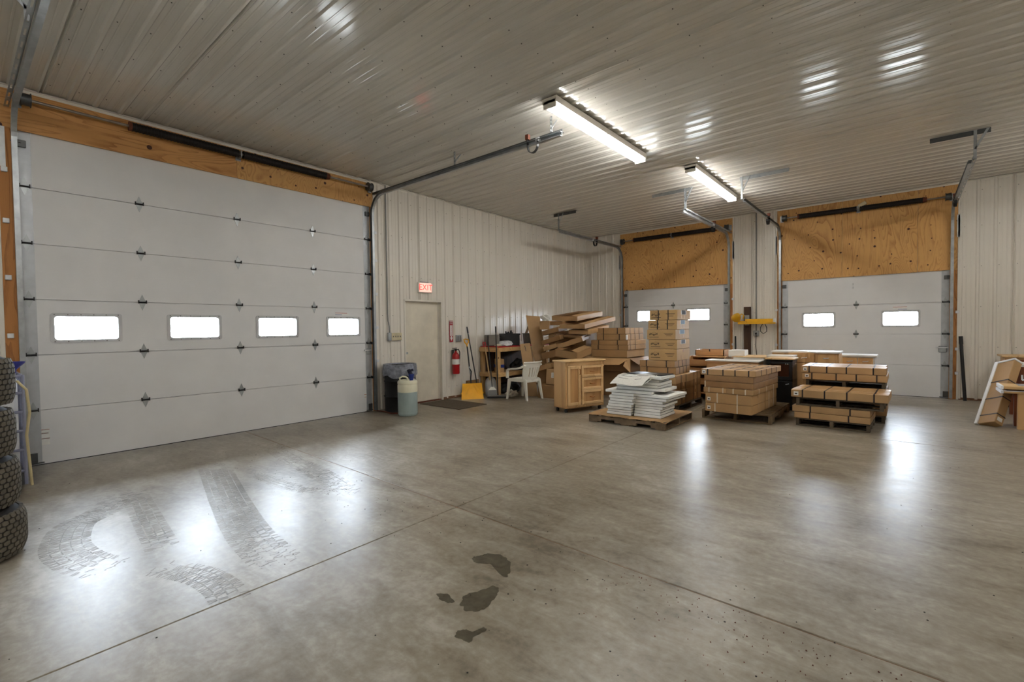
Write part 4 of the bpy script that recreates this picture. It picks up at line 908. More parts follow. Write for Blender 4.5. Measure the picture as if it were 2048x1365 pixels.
# local: +x is the facing direction
def slabpath(pts, w_dir, w, th, n=4):
    """ribbon with thickness along a polyline; w may vary per point"""
    m = MB(); P = [Vector(p) for p in pts]; wd = Vector(w_dir).normalized(); vs = []
    for i, p in enumerate(P):
        d = (P[min(i+1, len(P)-1)]-P[max(i-1, 0)]).normalized(); nrm = d.cross(wd).normalized(); ww = (w[i] if isinstance(w, (list, tuple)) else w)/2; tt = th/2
        vs += [p-wd*ww-nrm*tt, p+wd*ww-nrm*tt, p+wd*ww+nrm*tt, p-wd*ww+nrm*tt]
    fs = []
    for i in range(len(P)-1): fs += [(i*4+k, i*4+(k+1) % 4, (i+1)*4+(k+1) % 4, (i+1)*4+k) for k in range(4)]
    fs += [(0, 3, 2, 1), tuple((len(P)-1)*4+k for k in range(4))]
    return m.add(vs, fs)
m = MB(); n = 8; vs = []
for i in range(n+1):
    for j in range(n+1):
        x = .23-.44*i/n; y = -.22+.44*j/n; v = (j/n-.5)*2
        vs.append((x, y*(1-.06*(i/n)), .43-.018*(1-v*v)*math.sin(pi*min(1, i/n*.9))-.02*(i/n)))
fs = [(i*(n+1)+j, (i+1)*(n+1)+j, (i+1)*(n+1)+j+1, i*(n+1)+j+1) for i in range(n) for j in range(n)]; N = len(vs)
m.add(vs+[(a, b, c-.012) for a, b, c in vs], fs+[tuple(k+N for k in f)[::-1] for f in fs]); 
for s in (-1, 1): m.box(-.21, .23, s*.22-.008, s*.22+.008, .37, .435)
m.box(.22, .236, -.22, .22, .375, .43); m.box(-.215, -.20, -.20, .20, .36, .415)
m.build('seat', 'white_plastic', t, bevel=.004)
# backrest: curved shell with vertical slots
m = MB(); cols = 23
def backpt(j, z):
    v = (j/cols-.5)*2; rec = (z-.40)/.37; half = .215+.065*min(1, max(0, rec)*1.1); return Vector((-.205-.10*rec+.09*v*v, v*half, z))
solid = [0, 1, 2, 4, 6, 8, 10, 12, 13, 14]
for j in range(cols):
    slot = j in (5, 8, 11, 14, 17)
    ranges = [(.38, .47), (.66, .765)] if slot else [(.38, .765)]
    for a, b in ranges:
        K = 8
        for k in range(K):
            za, zb_ = a+(b-a)*k/K, a+(b-a)*(k+1)/K
            q = [backpt(j, za), backpt(j+1, za), backpt(j+1, zb_), backpt(j, zb_)]; off = Vector((-.014, 0, 0))
            m.add(q+[p+off for p in q], [(0, 1, 2, 3), (7, 6, 5, 4), (0, 4, 5, 1), (3, 2, 6, 7), (0, 3, 7, 4), (1, 5, 6, 2)])
tp = [backpt(j, .765)+Vector((-.007, 0, 0)) for j in range(cols+1)]; m.tube(tp, .018, 8)
m.build('backrest', 'white_plastic', t, smooth=False)
for s in (-1, 1):
    arm = slabpath([(-.23, s*.25, .715), (-.13, s*.265, .665), (-.02, s*.27, .64), (.12, s*.272, .63), (.20, s*.27, .62), (.235, s*.266, .59), (.245, s*.262, .53), (.25, s*.255, .44)], (0, 1, 0), [.055, .06, .06, .06, .06, .055, .055, .06], .034)
    arm.build('armrest', 'white_plastic', t)
    lg = MB()
    for x0, x1, sg in ((.225, .275, 1), (-.19, -.26, -1)):
        y0, y1 = s*.215, s*.245; tw, bw = .078, .044
        lg = MB(); 
        lg.add([(x0-tw/2, y0-.022, .42), (x0+tw/2, y0-.022, .42), (x0+tw/2, y0+.022, .42), (x0-tw/2, y0+.022, .42), (x1-bw/2, y1-.016, 0), (x1+bw/2, y1-.016, 0), (x1+bw/2, y1+.016, 0), (x1-bw/2, y1+.016, 0)], [(0, 1, 2, 3), (7, 6, 5, 4), (0, 4, 5, 1), (1, 5, 6, 2), (2, 6, 7, 3), (3, 7, 4, 0)])
        lg.build('leg', 'white_plastic', t, bevel=.006)

# ============================================================ WORKBENCH AND WHAT STANDS ON IT
bx0, bx1, by0, by1 = XL+.03, -6.77, 7.62, 9.5
t = thing('workbench', 'rough timber workbench with red top edge against the ribbed wall', 'workbench', ((bx0+bx1)/2, (by0+by1)/2, 0))
for px_ in (bx0+.03, bx1-.045):
    for py in (by0+.045, by1-.05): m = MB(); m.box(px_-.03, px_+.045, py-.045, py+.045, 0, 1.0); m.build('leg', 'lumber_v', t, world=True, bevel=.004)
m = MB(); m.box(bx0, bx1, by0, by1, 1.03, 1.05); m.build('top', 'lumber', t, world=True, bevel=.002)
m = MB(); m.box(bx0+.02, bx1+.005, by0-.006, by1, 1.05, 1.068); m.box(bx1, bx1+.012, by0+.02, by1, 1.012, 1.066); m.build('red_edging', 'red_top', t, world=True)
for z in (.95, .40):
    for b in ((bx0, bx1, by0-.03, by0, z, z+.09), (bx1-.002, bx1+.034, by0-.03, by1, z, z+.09)): m = MB(); m.box(*b); m.build('rail', 'lumber', t, world=True, bevel=.004)
m = MB(); m.box(bx0, bx1-.002, by0, by1, .47, .488); m.build('shelf', 'lumber', t, world=True)
m = MB(); m.box(bx0, bx0+.012, by0+.1, by1, .0, 1.03); m.build('back_panel', 'board_dark', t, world=True)
ZT = 1.069
t = thing('microwave', 'grey microwave at the left end of the workbench', 'microwave', (-7.11, 7.80, ZT), math.radians(-30))
m = MB(); m.box(-.155, .155, -.12, .12, .01, .25); m.build('case', 'microwave_gray', t, bevel=.008)
m = MB(); m.box(.06, .15, -.128, -.12, .02, .24); m.build('control_panel', 'black_plastic', t)
m = MB(); m.box(-.15, .055, -.128, -.12, .02, .24); m.build('door', 'microwave_gray', t, bevel=.003)
t = thing('black_crate', 'black plastic storage crate on the workbench', 'crate', (-7.02, 8.32, ZT), math.radians(-35))
m = MB(); w, d, h = .24, .17, .27
for b in ((-w, w, -d, d, 0, .01), (-w, w, -d, -d+.008, 0, h), (-w, w, d-.008, d, 0, h), (-w, -w+.008, -d, d, 0, h), (w-.008, w, -d, d, 0, h), (-w-.015, w+.015, -d-.015, -d, h-.03, h), (-w-.015, w+.015, d, d+.015, h-.03, h), (-w-.015, -w, -d, d, h-.03, h), (w, w+.015, -d, d, h-.03, h)): m.box(*b)
m.build('shell', 'black_plastic', t)
for k in range(4): m = MB(); m.box(-w, w, -d-.008, -d, .03+k*.055, .05+k*.055); m.build('rib', 'black_plastic', t, bevel=.002)
m = MB()
for k in range(7): m.cyl((-.15+k*.05, random.uniform(-.08, .08), .2), (-.15+k*.05, random.uniform(-.08, .08), .29+random.uniform(0, .05)), .018, n=8)
m.build('bottle_necks', 'black_plastic', t)
t = thing('gray_bin', 'grey plastic bin at the right end of the workbench', 'bin', (-6.86, 8.76, ZT), math.radians(-38))
m = MB(); m.add([(-.08, -.06, 0), (.08, -.06, 0), (.08, .06, 0), (-.08, .06, 0), (-.105, -.08, .27), (.105, -.08, .27), (.105, .08, .27), (-.105, .08, .27)], [(0, 3, 2, 1), (4, 5, 6, 7), (0, 1, 5, 4), (1, 2, 6, 5), (2, 3, 7, 6), (3, 0, 4, 7)]); m.build('body', 'gray_plastic', t, bevel=.008)
m = MB(); m.box(-.115, .115, -.09, .09, .255, .275); m.build('rim', 'gray_plastic', t, bevel=.005)
t = thing('white_bottle', 'small white bottle at the front of the workbench', 'bottle', (-6.81, 8.44, ZT))
m = MB(); m.lathe([(0, 0), (.035, 0), (.038, .01), (.038, .08), (.03, .10), (0, .10)], n=16); m.build('body', 'white_plastic', t, smooth=True)
m = MB(); m.lathe([(.0, .10), (.024, .10), (.024, .16), (0, .16)], n=14); m.build('cap', 'white_paper', t, smooth=True)
def lump(name, label, cat, loc, r, sq, mat, seed, amp=.35, freq=3, group=None):
    me = bpy.data.meshes.new(name); bm = bmesh.new(); bmesh.ops.create_icosphere(bm, subdivisions=3, radius=1)
    for v in bm.verts:
        nz = mnoise.noise(v.co*freq*.5+Vector((seed, 0, 0)))*amp+mnoise.noise(v.co*freq+Vector((0, seed, 0)))*amp*.5; v.co *= (1+nz)
        v.co = Vector((v.co.x*r*sq[0], v.co.y*r*sq[1], max(v.co.z, -.6)*r*sq[2]+r*sq[2]*.6))
    bm.to_mesh(me); bm.free(); me.materials.append(MATS[mat]); o = bpy.data.objects.new(name, me); COL.objects.link(o); o.location = loc; WM[o.name] = Matrix.Translation(loc)
    return tag(o, label, cat, group)
lump('plastic_bag', 'crumpled clear and white plastic bag on the workbench', 'bag', (-6.86, 7.97, ZT), .12, (1.2, 1.5, .6), 'bag_white', 3)
lump('rag', 'crumpled cream rag at the left front of the workbench', 'rag', (-6.90, 7.79, ZT), .07, (1.3, 1.2, .4), 'jug_white', 8)
t = thing('taped_carton', 'upright carton with blue tape on the lower shelf of the workbench', 'carton', (-6.95, 7.86, .489), math.radians(-30))
for sx in (-.062, .062): m = MB(); m.box(sx-.055, sx+.055, -.08, .08, 0, .29); m.build('carton_half', 'cardboard', t, bevel=.004)
m = MB(); m.box(-.12, .12, -.083, -.08, .10, .17); m.box(.117, .121, -.08, .08, .10, .17); m.build('blue_tape', 'blue_plastic', t)
lump('dark_bundle', 'dark bundle on the lower shelf of the workbench', 'bundle', (-6.95, 8.6, .489), .16, (1.0, 1.8, 1.0), 'black_plastic', 12)
lump('dark_sack', 'dark sack on the floor beneath the workbench', 'sack', (-6.95, 8.2, 0), .2, (.9, 1.6, .8), 'drum_black', 17)
lump('mop_head', 'white string mop head on the floor under the workbench', 'mop', (-6.50, 7.74, 0), .10, (1.1, 1.3, .75), 'mop_white', 21, .6, 6)
t = thing('push_broom', 'push broom with black handle and grey block at the workbench corner', 'broom', (-6.55, 7.36, 0))
MBr = Matrix.Rotation(math.radians(44), 4, 'Z')
m = MB(); m.box(-.23, .23, -.03, .03, .03, .06, MBr); m.build('block', 'gray_plastic', t, bevel=.005)
m = MB(); m.box(-.225, .225, -.025, .025, .0, .03, MBr); m.build('bristles', 'black_plastic', t)
m = MB(); m.cyl((.0, .0, .05), (-.155, .13, 1.38), .012, n=10); m.build('handle', 'black_handle', t, smooth=True)
m = MB(); m.cyl((-.1535, .129, 1.37), (-.168, .141, 1.50), .016, n=10); m.build('grip', 'black_plastic', t, smooth=True)

# ============================================================ SHOVELS AND BROOMS ON THE WALL
def scoop(t, w, h, mat, M, curve=.06, ribs=True):
    m = MB(); nu, nv = 10, 8; vs = []
    for i in range(nu+1):
        for j in range(nv+1):
            u, v = i/nu-.5, j/nv; ww = w*(.86+.14*(1-v)) ; vs.append((u*ww, -curve*math.sin(v*pi*.5)*0+curve*(1-(2*u)**2)*.6*v-.03*v*v, v*h))
    N = len(vs); fs = [(i*(nv+1)+j, (i+1)*(nv+1)+j, (i+1)*(nv+1)+j+1, i*(nv+1)+j+1) for i in range(nu) for j in range(nv)]
    m.add(vs+[(a, b+.005, c) for a, b, c in vs], fs+[tuple(k+N for k in f)[::-1] for f in fs]+[(j, j+1, N+j+1, N+j) for j in range(nv)], M); o = m.build('blade', mat, t)
    if ribs:
        for a in (-.9, -.45, .45, .9):
            r_ = MB(); r_.tube([Vector((a*.05*w/.4, -.002+curve*.6*.95-.03, h*.95)), Vector((a*.26*w/.45, curve*.6*.4*(1-(1.0*a*.55)**2)-.012, h*.35))], .006, 6, M); r_.build('blade_rib', mat, o)
t = thing('snow_shovel', 'yellow snow shovel leaning against the ribbed wall', 'shovel', (-6.86, 6.92, 0))
Ms = Matrix.Rotation(math.radians(55), 4, 'Z') @ Matrix.Rotation(math.radians(-12), 4, 'X')
scoop(t, .47, .33, 'shovel_yellow', Ms)
hx = Matrix.Translation((-6.86, 6.92, 0)) @ Ms
m = MB(); pts = [(-6.96, 6.98, .20), (-7.0, 7.01, .42), (-7.01, 7.04, .56), (-7.05, 7.03, .62), (-7.18, 7.10, 1.08)]; m.tube(pts, .014, 10); m.build('shaft', 'black_handle', t, world=True, smooth=True)
m = MB(); m.tube([(-7.02, 7.03, .50), (-7.06, 7.035, .66)], .0165, 10); m.build('bend_sleeve', 'galvanised', t, world=True, smooth=True)
m = MB(); g0 = Vector((-7.18, 7.10, 1.06)); 
m.tube([g0, g0+Vector((-.02, .01, .06)), g0+Vector((-.005, .05, .12)), g0+Vector((-.03, .055, .17)), g0+Vector((-.05, .0, .18)), g0+Vector((-.05, -.045, .17)), g0+Vector((-.03, -.04, .11)), g0+Vector((-.02, .01, .06))], .014, 8); m.build('d_grip', 'shovel_yellow', t, world=True, smooth=True)
t = thing('black_shovel', 'long black-handled tool standing behind the yellow snow shovel', 'shovel', (-7.10, 7.20, 0))
m = MB(); m.cyl((-6.98, 7.19, .22), (-7.27, 7.21, 1.40), .012, n=10); m.build('shaft', 'black_handle', t, world=True, smooth=True)
m = MB(); m.cyl((-7.262, 7.21, 1.37), (-7.29, 7.21, 1.50), .018, .014, n=10); m.build('grip', 'black_plastic', t, world=True, smooth=True)
m = MB(); m.box(-7.14, -7.09, 7.0, 7.36, .0, .36); m.build('dustpan', 'cardboard_dark', t, world=True, bevel=.005)
t = thing('round_shovel', 'steel scoop shovel with a wooden handle leaning on the workbench', 'shovel', (-6.83, 7.45, 0))
Mt = Matrix.Rotation(math.radians(50), 4, 'Z') @ Matrix.Rotation(math.radians(-15), 4, 'X')
m = MB(); nu, nv = 10, 10; vs = []
for i in range(nu+1):
    for j in range(nv+1):
        u, v = (i/nu-.5)*2, j/nv; ww = .125*math.sqrt(max(.02, 1-(max(0, (v-.55)/.45))**2)); vs.append((u*ww, .045*(u*u)*-1, .03+v*.40))
N = len(vs); fs = [(i*(nv+1)+j, (i+1)*(nv+1)+j, (i+1)*(nv+1)+j+1, i*(nv+1)+j+1) for i in range(nu) for j in range(nv)]
m.add(vs+[(a, b+.003, c) for a, b, c in vs], fs+[tuple(k+N for k in f)[::-1] for f in fs], Mt); m.build('blade', 'shovel_steel', t, smooth=True)
m = MB(); m.tube([(-6.89, 7.49, .34), (-6.95, 7.50, .60), (-7.05, 7.52, 1.06)], .015, 10); m.build('shaft', 'wood_handle', t, world=True, smooth=True)
m = MB(); g0 = Vector((-7.05, 7.52, 1.05)); m.tube([g0, g0+Vector((-.02, .035, .05)), g0+Vector((-.03, .035, .11)), g0+Vector((-.03, -.035, .11)), g0+Vector((-.02, -.035, .05)), g0], .012, 8); m.build('d_grip', 'red_top', t, world=True, smooth=True)
t = thing('small_broom', 'small dark brush with white collar standing beside the steel scoop', 'broom', (-6.70, 7.36, 0))
m = MB(); m.add([(-.11, -.03, .02), (.11, -.03, .02), (.11, .03, .02), (-.11, .03, .02), (-.08, -.025, .15), (.08, -.025, .15), (.08, .025, .15), (-.08, .025, .15)], [(0, 3, 2, 1), (4, 5, 6, 7), (0, 1, 5, 4), (1, 2, 6, 5), (2, 3, 7, 6), (3, 0, 4, 7)], Mt); m.build('bristles', 'gray_plastic', t)
m = MB(); m.add([(-.085, -.028, .15), (.085, -.028, .15), (.085, .028, .15), (-.085, .028, .15), (-.03, -.02, .22), (.03, -.02, .22), (.03, .02, .22), (-.03, .02, .22)], [(0, 3, 2, 1), (4, 5, 6, 7), (0, 1, 5, 4), (1, 2, 6, 5), (2, 3, 7, 6), (3, 0, 4, 7)], Mt); m.build('collar', 'white_plastic', t)
m = MB(); m.cyl((-6.735, 7.39, .2), (-7.03, 7.60, 1.12), .011, n=8); m.build('shaft', 'black_handle', t, world=True, smooth=True)

# ============================================================ DRUM, JUG, MAT
t = thing('trash_drum', 'black steel drum lined with a grey trash bag', 'trash drum', (-6.98, 5.20, 0))
m = MB(); R0 = .275; m.lathe([(0, 0), (R0, 0), (R0+.008, .012), (R0, .024), (R0, .26), (R0+.012, .275), (R0, .29), (R0, .53), (R0+.012, .545), (R0, .56), (R0, .80), (R0+.008, .815), (R0-.01, .82), (R0-.012, .03), (0, .03)], n=36); m.build('body', 'drum_black', t, smooth=True)
m = MB(); vs = []; n = 48; rings = 7
for k in range(rings):
    for i in range(n):
        a = 2*pi*i/n; v = k/(rings-1); wob = .012*math.sin(a*9+k)*v+.008*math.sin(a*17+2*k)*v
        z = .845-(.22+.03*math.sin(a*5))*v if k else .845; r = R0+.016+.012*math.sin(v*pi)+wob; vs.append((r*math.cos(a), r*math.sin(a), z))
fs = [(k*n+i, k*n+(i+1) % n, (k+1)*n+(i+1) % n, (k+1)*n+i) for k in range(rings-1) for i in range(n)]
k0 = len(vs); vs += [((R0-.004)*math.cos(2*pi*i/n), (R0-.004)*math.sin(2*pi*i/n), .846) for i in range(n)]+[((R0-.03)*math.cos(2*pi*i/n), (R0-.03)*math.sin(2*pi*i/n), .60) for i in range(n)]
fs += [(i, (i+1) % n, k0+(i+1) % n, k0+i) for i in range(n)]+[(k0+i, k0+(i+1) % n, k0+n+(i+1) % n, k0+n+i) for i in range(n)]+[tuple(k0+n+i for i in range(n))]
m.add(vs, fs); m.build('bag_liner', 'bag_plastic', t, smooth=True)
t = thing('plastic_drum', 'translucent plastic drum of pale blue fluid in front of the black drum', 'drum', (-6.50, 4.99, 0))
r = .165
m = MB(); m.lathe([(0, 0), (r-.02, 0), (r-.004, .02), (r, .05), (r-.004, .06), (r, .075), (r, .40)], n=32); m.build('lower_body', 'jug_liquid', t, smooth=True)
m = MB(); m.lathe([(r, .40), (r, .52), (r-.006, .53), (r, .54), (r, .575), (r-.02, .60), (r-.03, .60), (r-.03, .585), (0, .585)], n=32); m.build('upper_body', 'jug_white', t, smooth=True)
m = MB(); m.tube([(-.02, -.13, .585), (-.03, -.14, .64), (-.01, -.10, .665), (.02, -.05, .66), (.035, -.02, .63), (.03, -.02, .585)], .014, 8); m.build('handle', 'jug_white', t, smooth=True)
m = MB(); m.cyl((0, .12, .585), (0, .12, .61), .03, n=12); m.build('bung', 'white_plastic', t, smooth=True)
t = thing('hand_pump', 'blue hand pump on top of the translucent drum', 'pump', (-6.47, 5.05, .586))
m = MB(); m.lathe([(0, 0), (.03, 0), (.032, .02), (.05, .10), (.052, .115), (0, .115)], n=16); m.build('body', 'blue_plastic', t, smooth=True)
m = MB(); m.cyl((0, 0, .10), (-.03, -.04, .19), .035, .03, n=12); m.cyl((-.01, -.04, .165), (.03, .02, .185), .022, n=10); m.build('head', 'navy', t, smooth=True)
m = MB(); m.box(-7.26, -6.16, 5.86, 6.60, 0, .012); tag(m.build('door_mat', 'mat_brown', bevel=.004), 'dark brown rubber mat in front of the walk door', 'mat')
m = MB(); m.tube([(-7.22, 4.86, .02), (-7.05, 4.9, .015), (-6.8, 4.86, .015), (-6.68, 4.98, .015)], .012, 8); tag(m.build('red_cord', 'rusty', smooth=True), 'rust red cord lying at the foot of the black drum', 'cord')

# ============================================================ CARDBOARD PILE
GC = 'loose cardboard in the messy pile'
def slot_M(A, B, pit):
    A, B = Vector(A), Vector(B); u = (B-A).normalized(); w0 = Vector((0, 0, 1)).cross(u).normalized(); v = u.cross(w0)
    a = math.radians(pit); w = w0*math.cos(a)+v*math.sin(a); v2 = u.cross(w)
    return Matrix(((u.x, w.x, v2.x, A.x), (u.y, w.y, v2.y, A.y), (u.z, w.z, v2.z, A.z), (0, 0, 0, 1))), (B-A).length
def scrap(A, B, h, d, pit, kind, label, mat='cardboard'):
    M, L = slot_M(A, B, pit); t = thing({'tray': 'cardboard_tray', 'flat': 'cardboard_sheet', 'closed': 'carton', 'label': 'carton'}[kind], label, {'tray': 'cardboard tray', 'flat': 'cardboard sheet'}.get(kind, 'carton'), group=GC, M=M)
    m = MB()
    if kind == 'tray':
        q = .005
        for b in ((0, L, 0, d, 0, q), (0, L, 0, q, 0, h), (0, L, d-q, d, 0, h), (0, q, 0, d, 0, h), (L-q, L, 0, d, 0, h)): m.box(*b)
        m.build('body', mat, t)
        f = MB(); f.sheet([(L, .02, h), (L, d-.02, h), (L-.16, d-.04, h+.02), (L-.16, .04, h+.015)], .004); f.build('flap', 'cardboard', t)
        f = MB(); f.sheet([(0, .02, h), (0, d-.02, h), (.14, d-.04, h-.01), (.14, .04, h-.005)], .004); f.build('flap', 'cardboard_dark', t)
    elif kind == 'flat':
        for k in range(3): m.box(.01*k, L-.012*k, 0, d-.02*k, k*h/3, k*h/3+.006)
        m.build('layers', mat, t)
    else:
        m.box(0, L, 0, d, 0, h); m.build('body', mat, t, bevel=.006)
        f = MB(); f.box(0, L, d/2-.03, d/2+.03, h, h+.001); f.build('tape', 'tape_brown', t)
        if kind == 'label':
            f = MB(); f.box(L*.32, L*.72, -.0015, 0, h*.42, h*.75); s_ = f.build('shipping_label', 'white_paper', t)
            f = MB()
            for k in range(4): f.box(L*.36, L*.66, -.0024, -.0014, h*(.47+k*.065), h*(.49+k*.065))
            f.build('label_print', 'print_gray', s_)
    return t
PILE = [
    ((-5.887, 7.872, 0), (-5.472, 7.971, 0), .26, .5, 0, 'closed', 'plain closed carton on the floor at the foot of the cardboard pile'),
    ((-5.80, 8.035, .272), (-5.47, 8.15, .272), .33, .3, -10, 'label', 'carton with a white shipping label propped in the cardboard pile'),
    ((-6.04, 8.087, .53), (-5.722, 8.139, .62), .09, .42, 4, 'tray', 'small tray above the labelled carton in the cardboard pile'),
    ((-6.034, 8.225, .63), (-5.662, 8.287, .74), .05, .42, 3, 'flat', 'flattened pale sheets low at the left of the cardboard pile'),
    ((-5.67, 8.272, .66), (-4.993, 8.564, .70), .12, .4, 0, 'tray', 'wide tray lowest at the right of the cardboard pile'),
    ((-5.646, 8.168, .859), (-5.128, 8.193, .796), .15, .62, 9, 'tray', 'deep brown tray in the middle of the cardboard pile, above the cabinet'),
    ((-6.025, 8.239, .772), (-5.683, 8.295, .85), .14, .45, 3, 'tray', 'dark tray at the left, above the flattened pale sheets'),
    ((-6.004, 8.262, .95), (-5.694, 8.314, 1.04), .09, .45, 3, 'tray', 'shallow tray half way up the left side of the cardboard pile'),
    ((-5.684, 8.336, 1.0), (-5.151, 8.467, 1.17), .10, .5, 6, 'tray', 'sloping tray above the deep brown tray in the cardboard pile'),
    ((-6.068, 8.279, 1.079), (-5.633, 8.351, 1.201), .10, .45, 4, 'tray', 'sloping tray in the upper left of the cardboard pile'),
    ((-6.07, 8.347, 1.213), (-5.734, 8.401, 1.284), .05, .45, 4, 'flat', 'flattened sheets wedged in the upper left of the cardboard pile'),
    ((-5.816, 8.496, 1.254), (-5.2, 8.548, 1.24), .05, .42, 6, 'flat', 'flattened sheets in the upper middle of the cardboard pile'),
    ((-6.093, 8.33, 1.285), (-5.702, 8.394, 1.376), .10, .45, 4, 'tray', 'tray just under the top at the left of the cardboard pile'),
    ((-5.541, 8.532, 1.32), (-5.077, 8.556, 1.305), .09, 1.0, 6, 'tray', 'long tray second from the top at the right of the cardboard pile'),
    ((-5.716, 8.454, 1.440), (-5.113, 8.485, 1.425), .09, 1.5, 7, 'tray', 'longest tray jutting out at the top right of the cardboard pile'),
    ((-6.037, 8.516, 1.515), (-5.707, 8.543, 1.51), .08, .8, 4, 'tray', 'small tray near the very top of the cardboard pile'),
    ((-6.05, 8.637, 1.625), (-5.423, 8.69, 1.592), .1, 1.3, 6, 'tray', 'topmost long tray at the back of the cardboard pile'),
    ((-6.198, 8.376, 1.42), (-5.988, 8.445, 1.42), .19, .3, 0, 'closed', 'small closed carton under the crumpled paper at the pile top'),
    ((-6.45, 9.02, 0), (-5.62, 9.06, 0), .62, .4, 0, 'closed', 'large dark carton at the back of the cardboard pile, on the floor'),
    ((-6.42, 9.04, .622), (-5.40, 9.06, .622), .42, .4, 0, 'closed', 'wide dark carton at the back of the cardboard pile, in the middle'),
    ((-6.40, 9.0, 1.044), (-5.42, 9.04, 1.044), .34, .4, 0, 'closed', 'dark carton at the back of the cardboard pile, near the top'),
    ((-5.60, 9.08, 0), (-5.30, 9.08, 0), .60, .4, 0, 'closed', 'narrow dark carton at the back right foot of the cardboard pile'),
]
for i, p_ in enumerate(PILE): scrap(*p_, mat='cardboard' if i % 3 else 'cardboard_dark')
lump('crumpled_paper', 'crumpled pale packing paper on top of the cardboard pile', 'packing paper', (-6.10, 8.46, 1.61), .075, (1.3, 1.0, 1.2), 'newsprint', 31, .6, 4)
def lean(label, q, mat, slit=False, th=.006):
    c = sum((Vector(p) for p in q), Vector())/4; t = thing('cardboard_sheet', label, 'cardboard sheet', (c.x, c.y, 0), 0, GC)
    m = MB(); m.sheet(q, th); o = m.build('sheet', mat, t, world=True)
    if slit:
        a, b, cc, dd = [Vector(p) for p in q]; n_ = (b-a).cross(dd-a).normalized()*(-.001 if (b-a).cross(dd-a).dot(Vector((1, -1.2, 0))) < 0 else th+.001)
        e = lambda u, v: a.lerp(b, u).lerp(dd.lerp(cc, u), v)+n_
        k = MB(); k.add([e(.42, .04), e(.48, .04), e(.53, .22), e(.50, .22)], [(0, 1, 2, 3)]); k.build('slit', 'print_black', t, world=True)
    return t
lean('tallest cardboard sheet leaning at the left of the pile', [(-6.744, 8.584, 1.754), (-6.498, 8.789, 1.727), (-5.86, 8.33, .0), (-6.03, 8.17, .0)], 'cardboard')
lean('shorter leaning cardboard sheet with a dark slit beside the white chair', [(-6.531, 8.089, 1.108), (-6.363, 8.229, 1.128), (-6.0, 8.03, .0), (-6.19, 7.90, .0)], 'cardboard', True)
t = thing('brown_flap_carton', 'brown carton with raised flap behind the grey bin on the workbench', 'carton', (-7.05, 9.1, ZT), math.radians(-38))
m = MB(); m.box(-.13, .13, -.08, .08, 0, .26); m.build('body', 'cardboard_dark', t, bevel=.004)
m = MB(); m.sheet([(-.13, -.08, .26), (.13, -.08, .26), (.11, .0, .46), (-.09, .0, .46)], .004); m.build('flap', 'cardboard_dark', t)
# scraps between the cabinet and the white packs
scrap((-4.02, 7.55, .0), (-3.65, 7.65, .0), .22, .4, 0, 'closed', 'pale carton on the floor between the cabinet and the white packs', 'carton_white')
scrap((-4.05, 7.62, .225), (-3.62, 7.72, .24), .03, .45, 3, 'flat', 'loose cardboard sheets between the cabinet and the white packs', 'cardboard')
scrap((-4.15, 8.0, .0), (-3.72, 8.05, .0), .45, .4, 0, 'closed', 'tall plain carton behind the white packs', 'cardboard_dark')
scrap((-4.10, 7.95, .455), (-3.74, 8.0, .455), .10, .35, 4, 'tray', 'small open tray on the tall plain carton behind the white packs', 'carton_white')

# ============================================================ FURNITURE BEHIND THE CARTON STACKS
t = thing('wooden_rack', 'orange wooden shelf frame with rounded ends behind the slatted pallet', 'shelf frame', (-2.97, 9.97, 0))
def rounded_end(x, y0, y1, z0, z1, th=.022):
    m = MB(); n = 8; r = .09
    poly = [(y0, z0), (y1, z0), (y1, z1)]+[(y0+r-r*math.sin(a), z1-r+r*math.cos(a)) for a in [pi/2*k/n for k in range(n+1)]]; m.prism(poly, x, x+th, 'x'); return m
for x in (-.36, .30): rounded_end(x, -.45, .30, 0, .86).build('end_panel', 'orange_wood', t, bevel=.003)
for z, y0 in ((.12, -.43), (.40, -.43), (.66, -.45), (.83, -.30)): m = MB(); m.box(-.36, .32, y0, .30, z, z+.02); m.build('shelf_board', 'orange_wood', t, bevel=.003)
for z, y0 in ((.68, -.47), (.52, -.46), (.30, -.44)): m = MB(); m.box(-.34, .30, y0, y0+.02, z, z+.11); m.build('front_rail', 'orange_wood', t, bevel=.004)
m = MB(); m.box(-.36, .32, .28, .30, 0, .83); m.build('back_panel', 'redbrown_wood', t)
t = thing('drawer_box', 'loose orange wooden drawer box lying on the shelf frame', 'drawer box', (-3.03, 10.05, .852))
m = MB()
for b in ((-.29, .27, -.2, -.185, 0, .12), (-.29, .27, .185, .2, 0, .12), (-.29, -.275, -.2, .2, 0, .12), (.255, .27, -.2, .2, 0, .12)): m.box(*b)
m.build('sides', 'orange_wood', t); m = MB(); m.box(-.29, .27, -.2, .2, 0, .008); m.build('bottom', 'orange_wood', t)
m = MB(); m.cyl((0, -.2, .09), (0, -.22, .13), .01, n=8); m.build('knob', 'black_metal', t)
scrap((-2.63, 9.68, .852), (-2.34, 9.70, .852), .13, .35, 0, 'closed', 'pale carton beside the loose drawer box', 'carton_white')
t = thing('wooden_chest', 'orange wooden chest directly behind the slatted pallet stack', 'chest', (-2.42, 9.30, 0))
m = MB(); m.box(-.44, .44, -.19, .19, 0, .80); m.build('body', 'orange_wood', t, bevel=.003); m = MB(); m.box(-.46, .46, -.21, .20, .80, .822); m.build('lid', 'laminate_white', t, bevel=.003)
carton('cream flat carton stack topped with loose sheets behind the slatted pallet', -2.50, -1.98, 9.52, 10.0, .0, .86, 0, 'carton_white', (), (), tape=False)
m = MB(); m.sheet([(-2.52, 9.50, .863), (-1.95, 9.50, .863), (-1.90, 10.05, .875), (-2.48, 10.05, .875)], .008); tag(m.build('plywood_offcut', 'cabinet_wood_h'), 'pale wooden offcut sheet lying on the cream flat cartons', 'wood sheet')
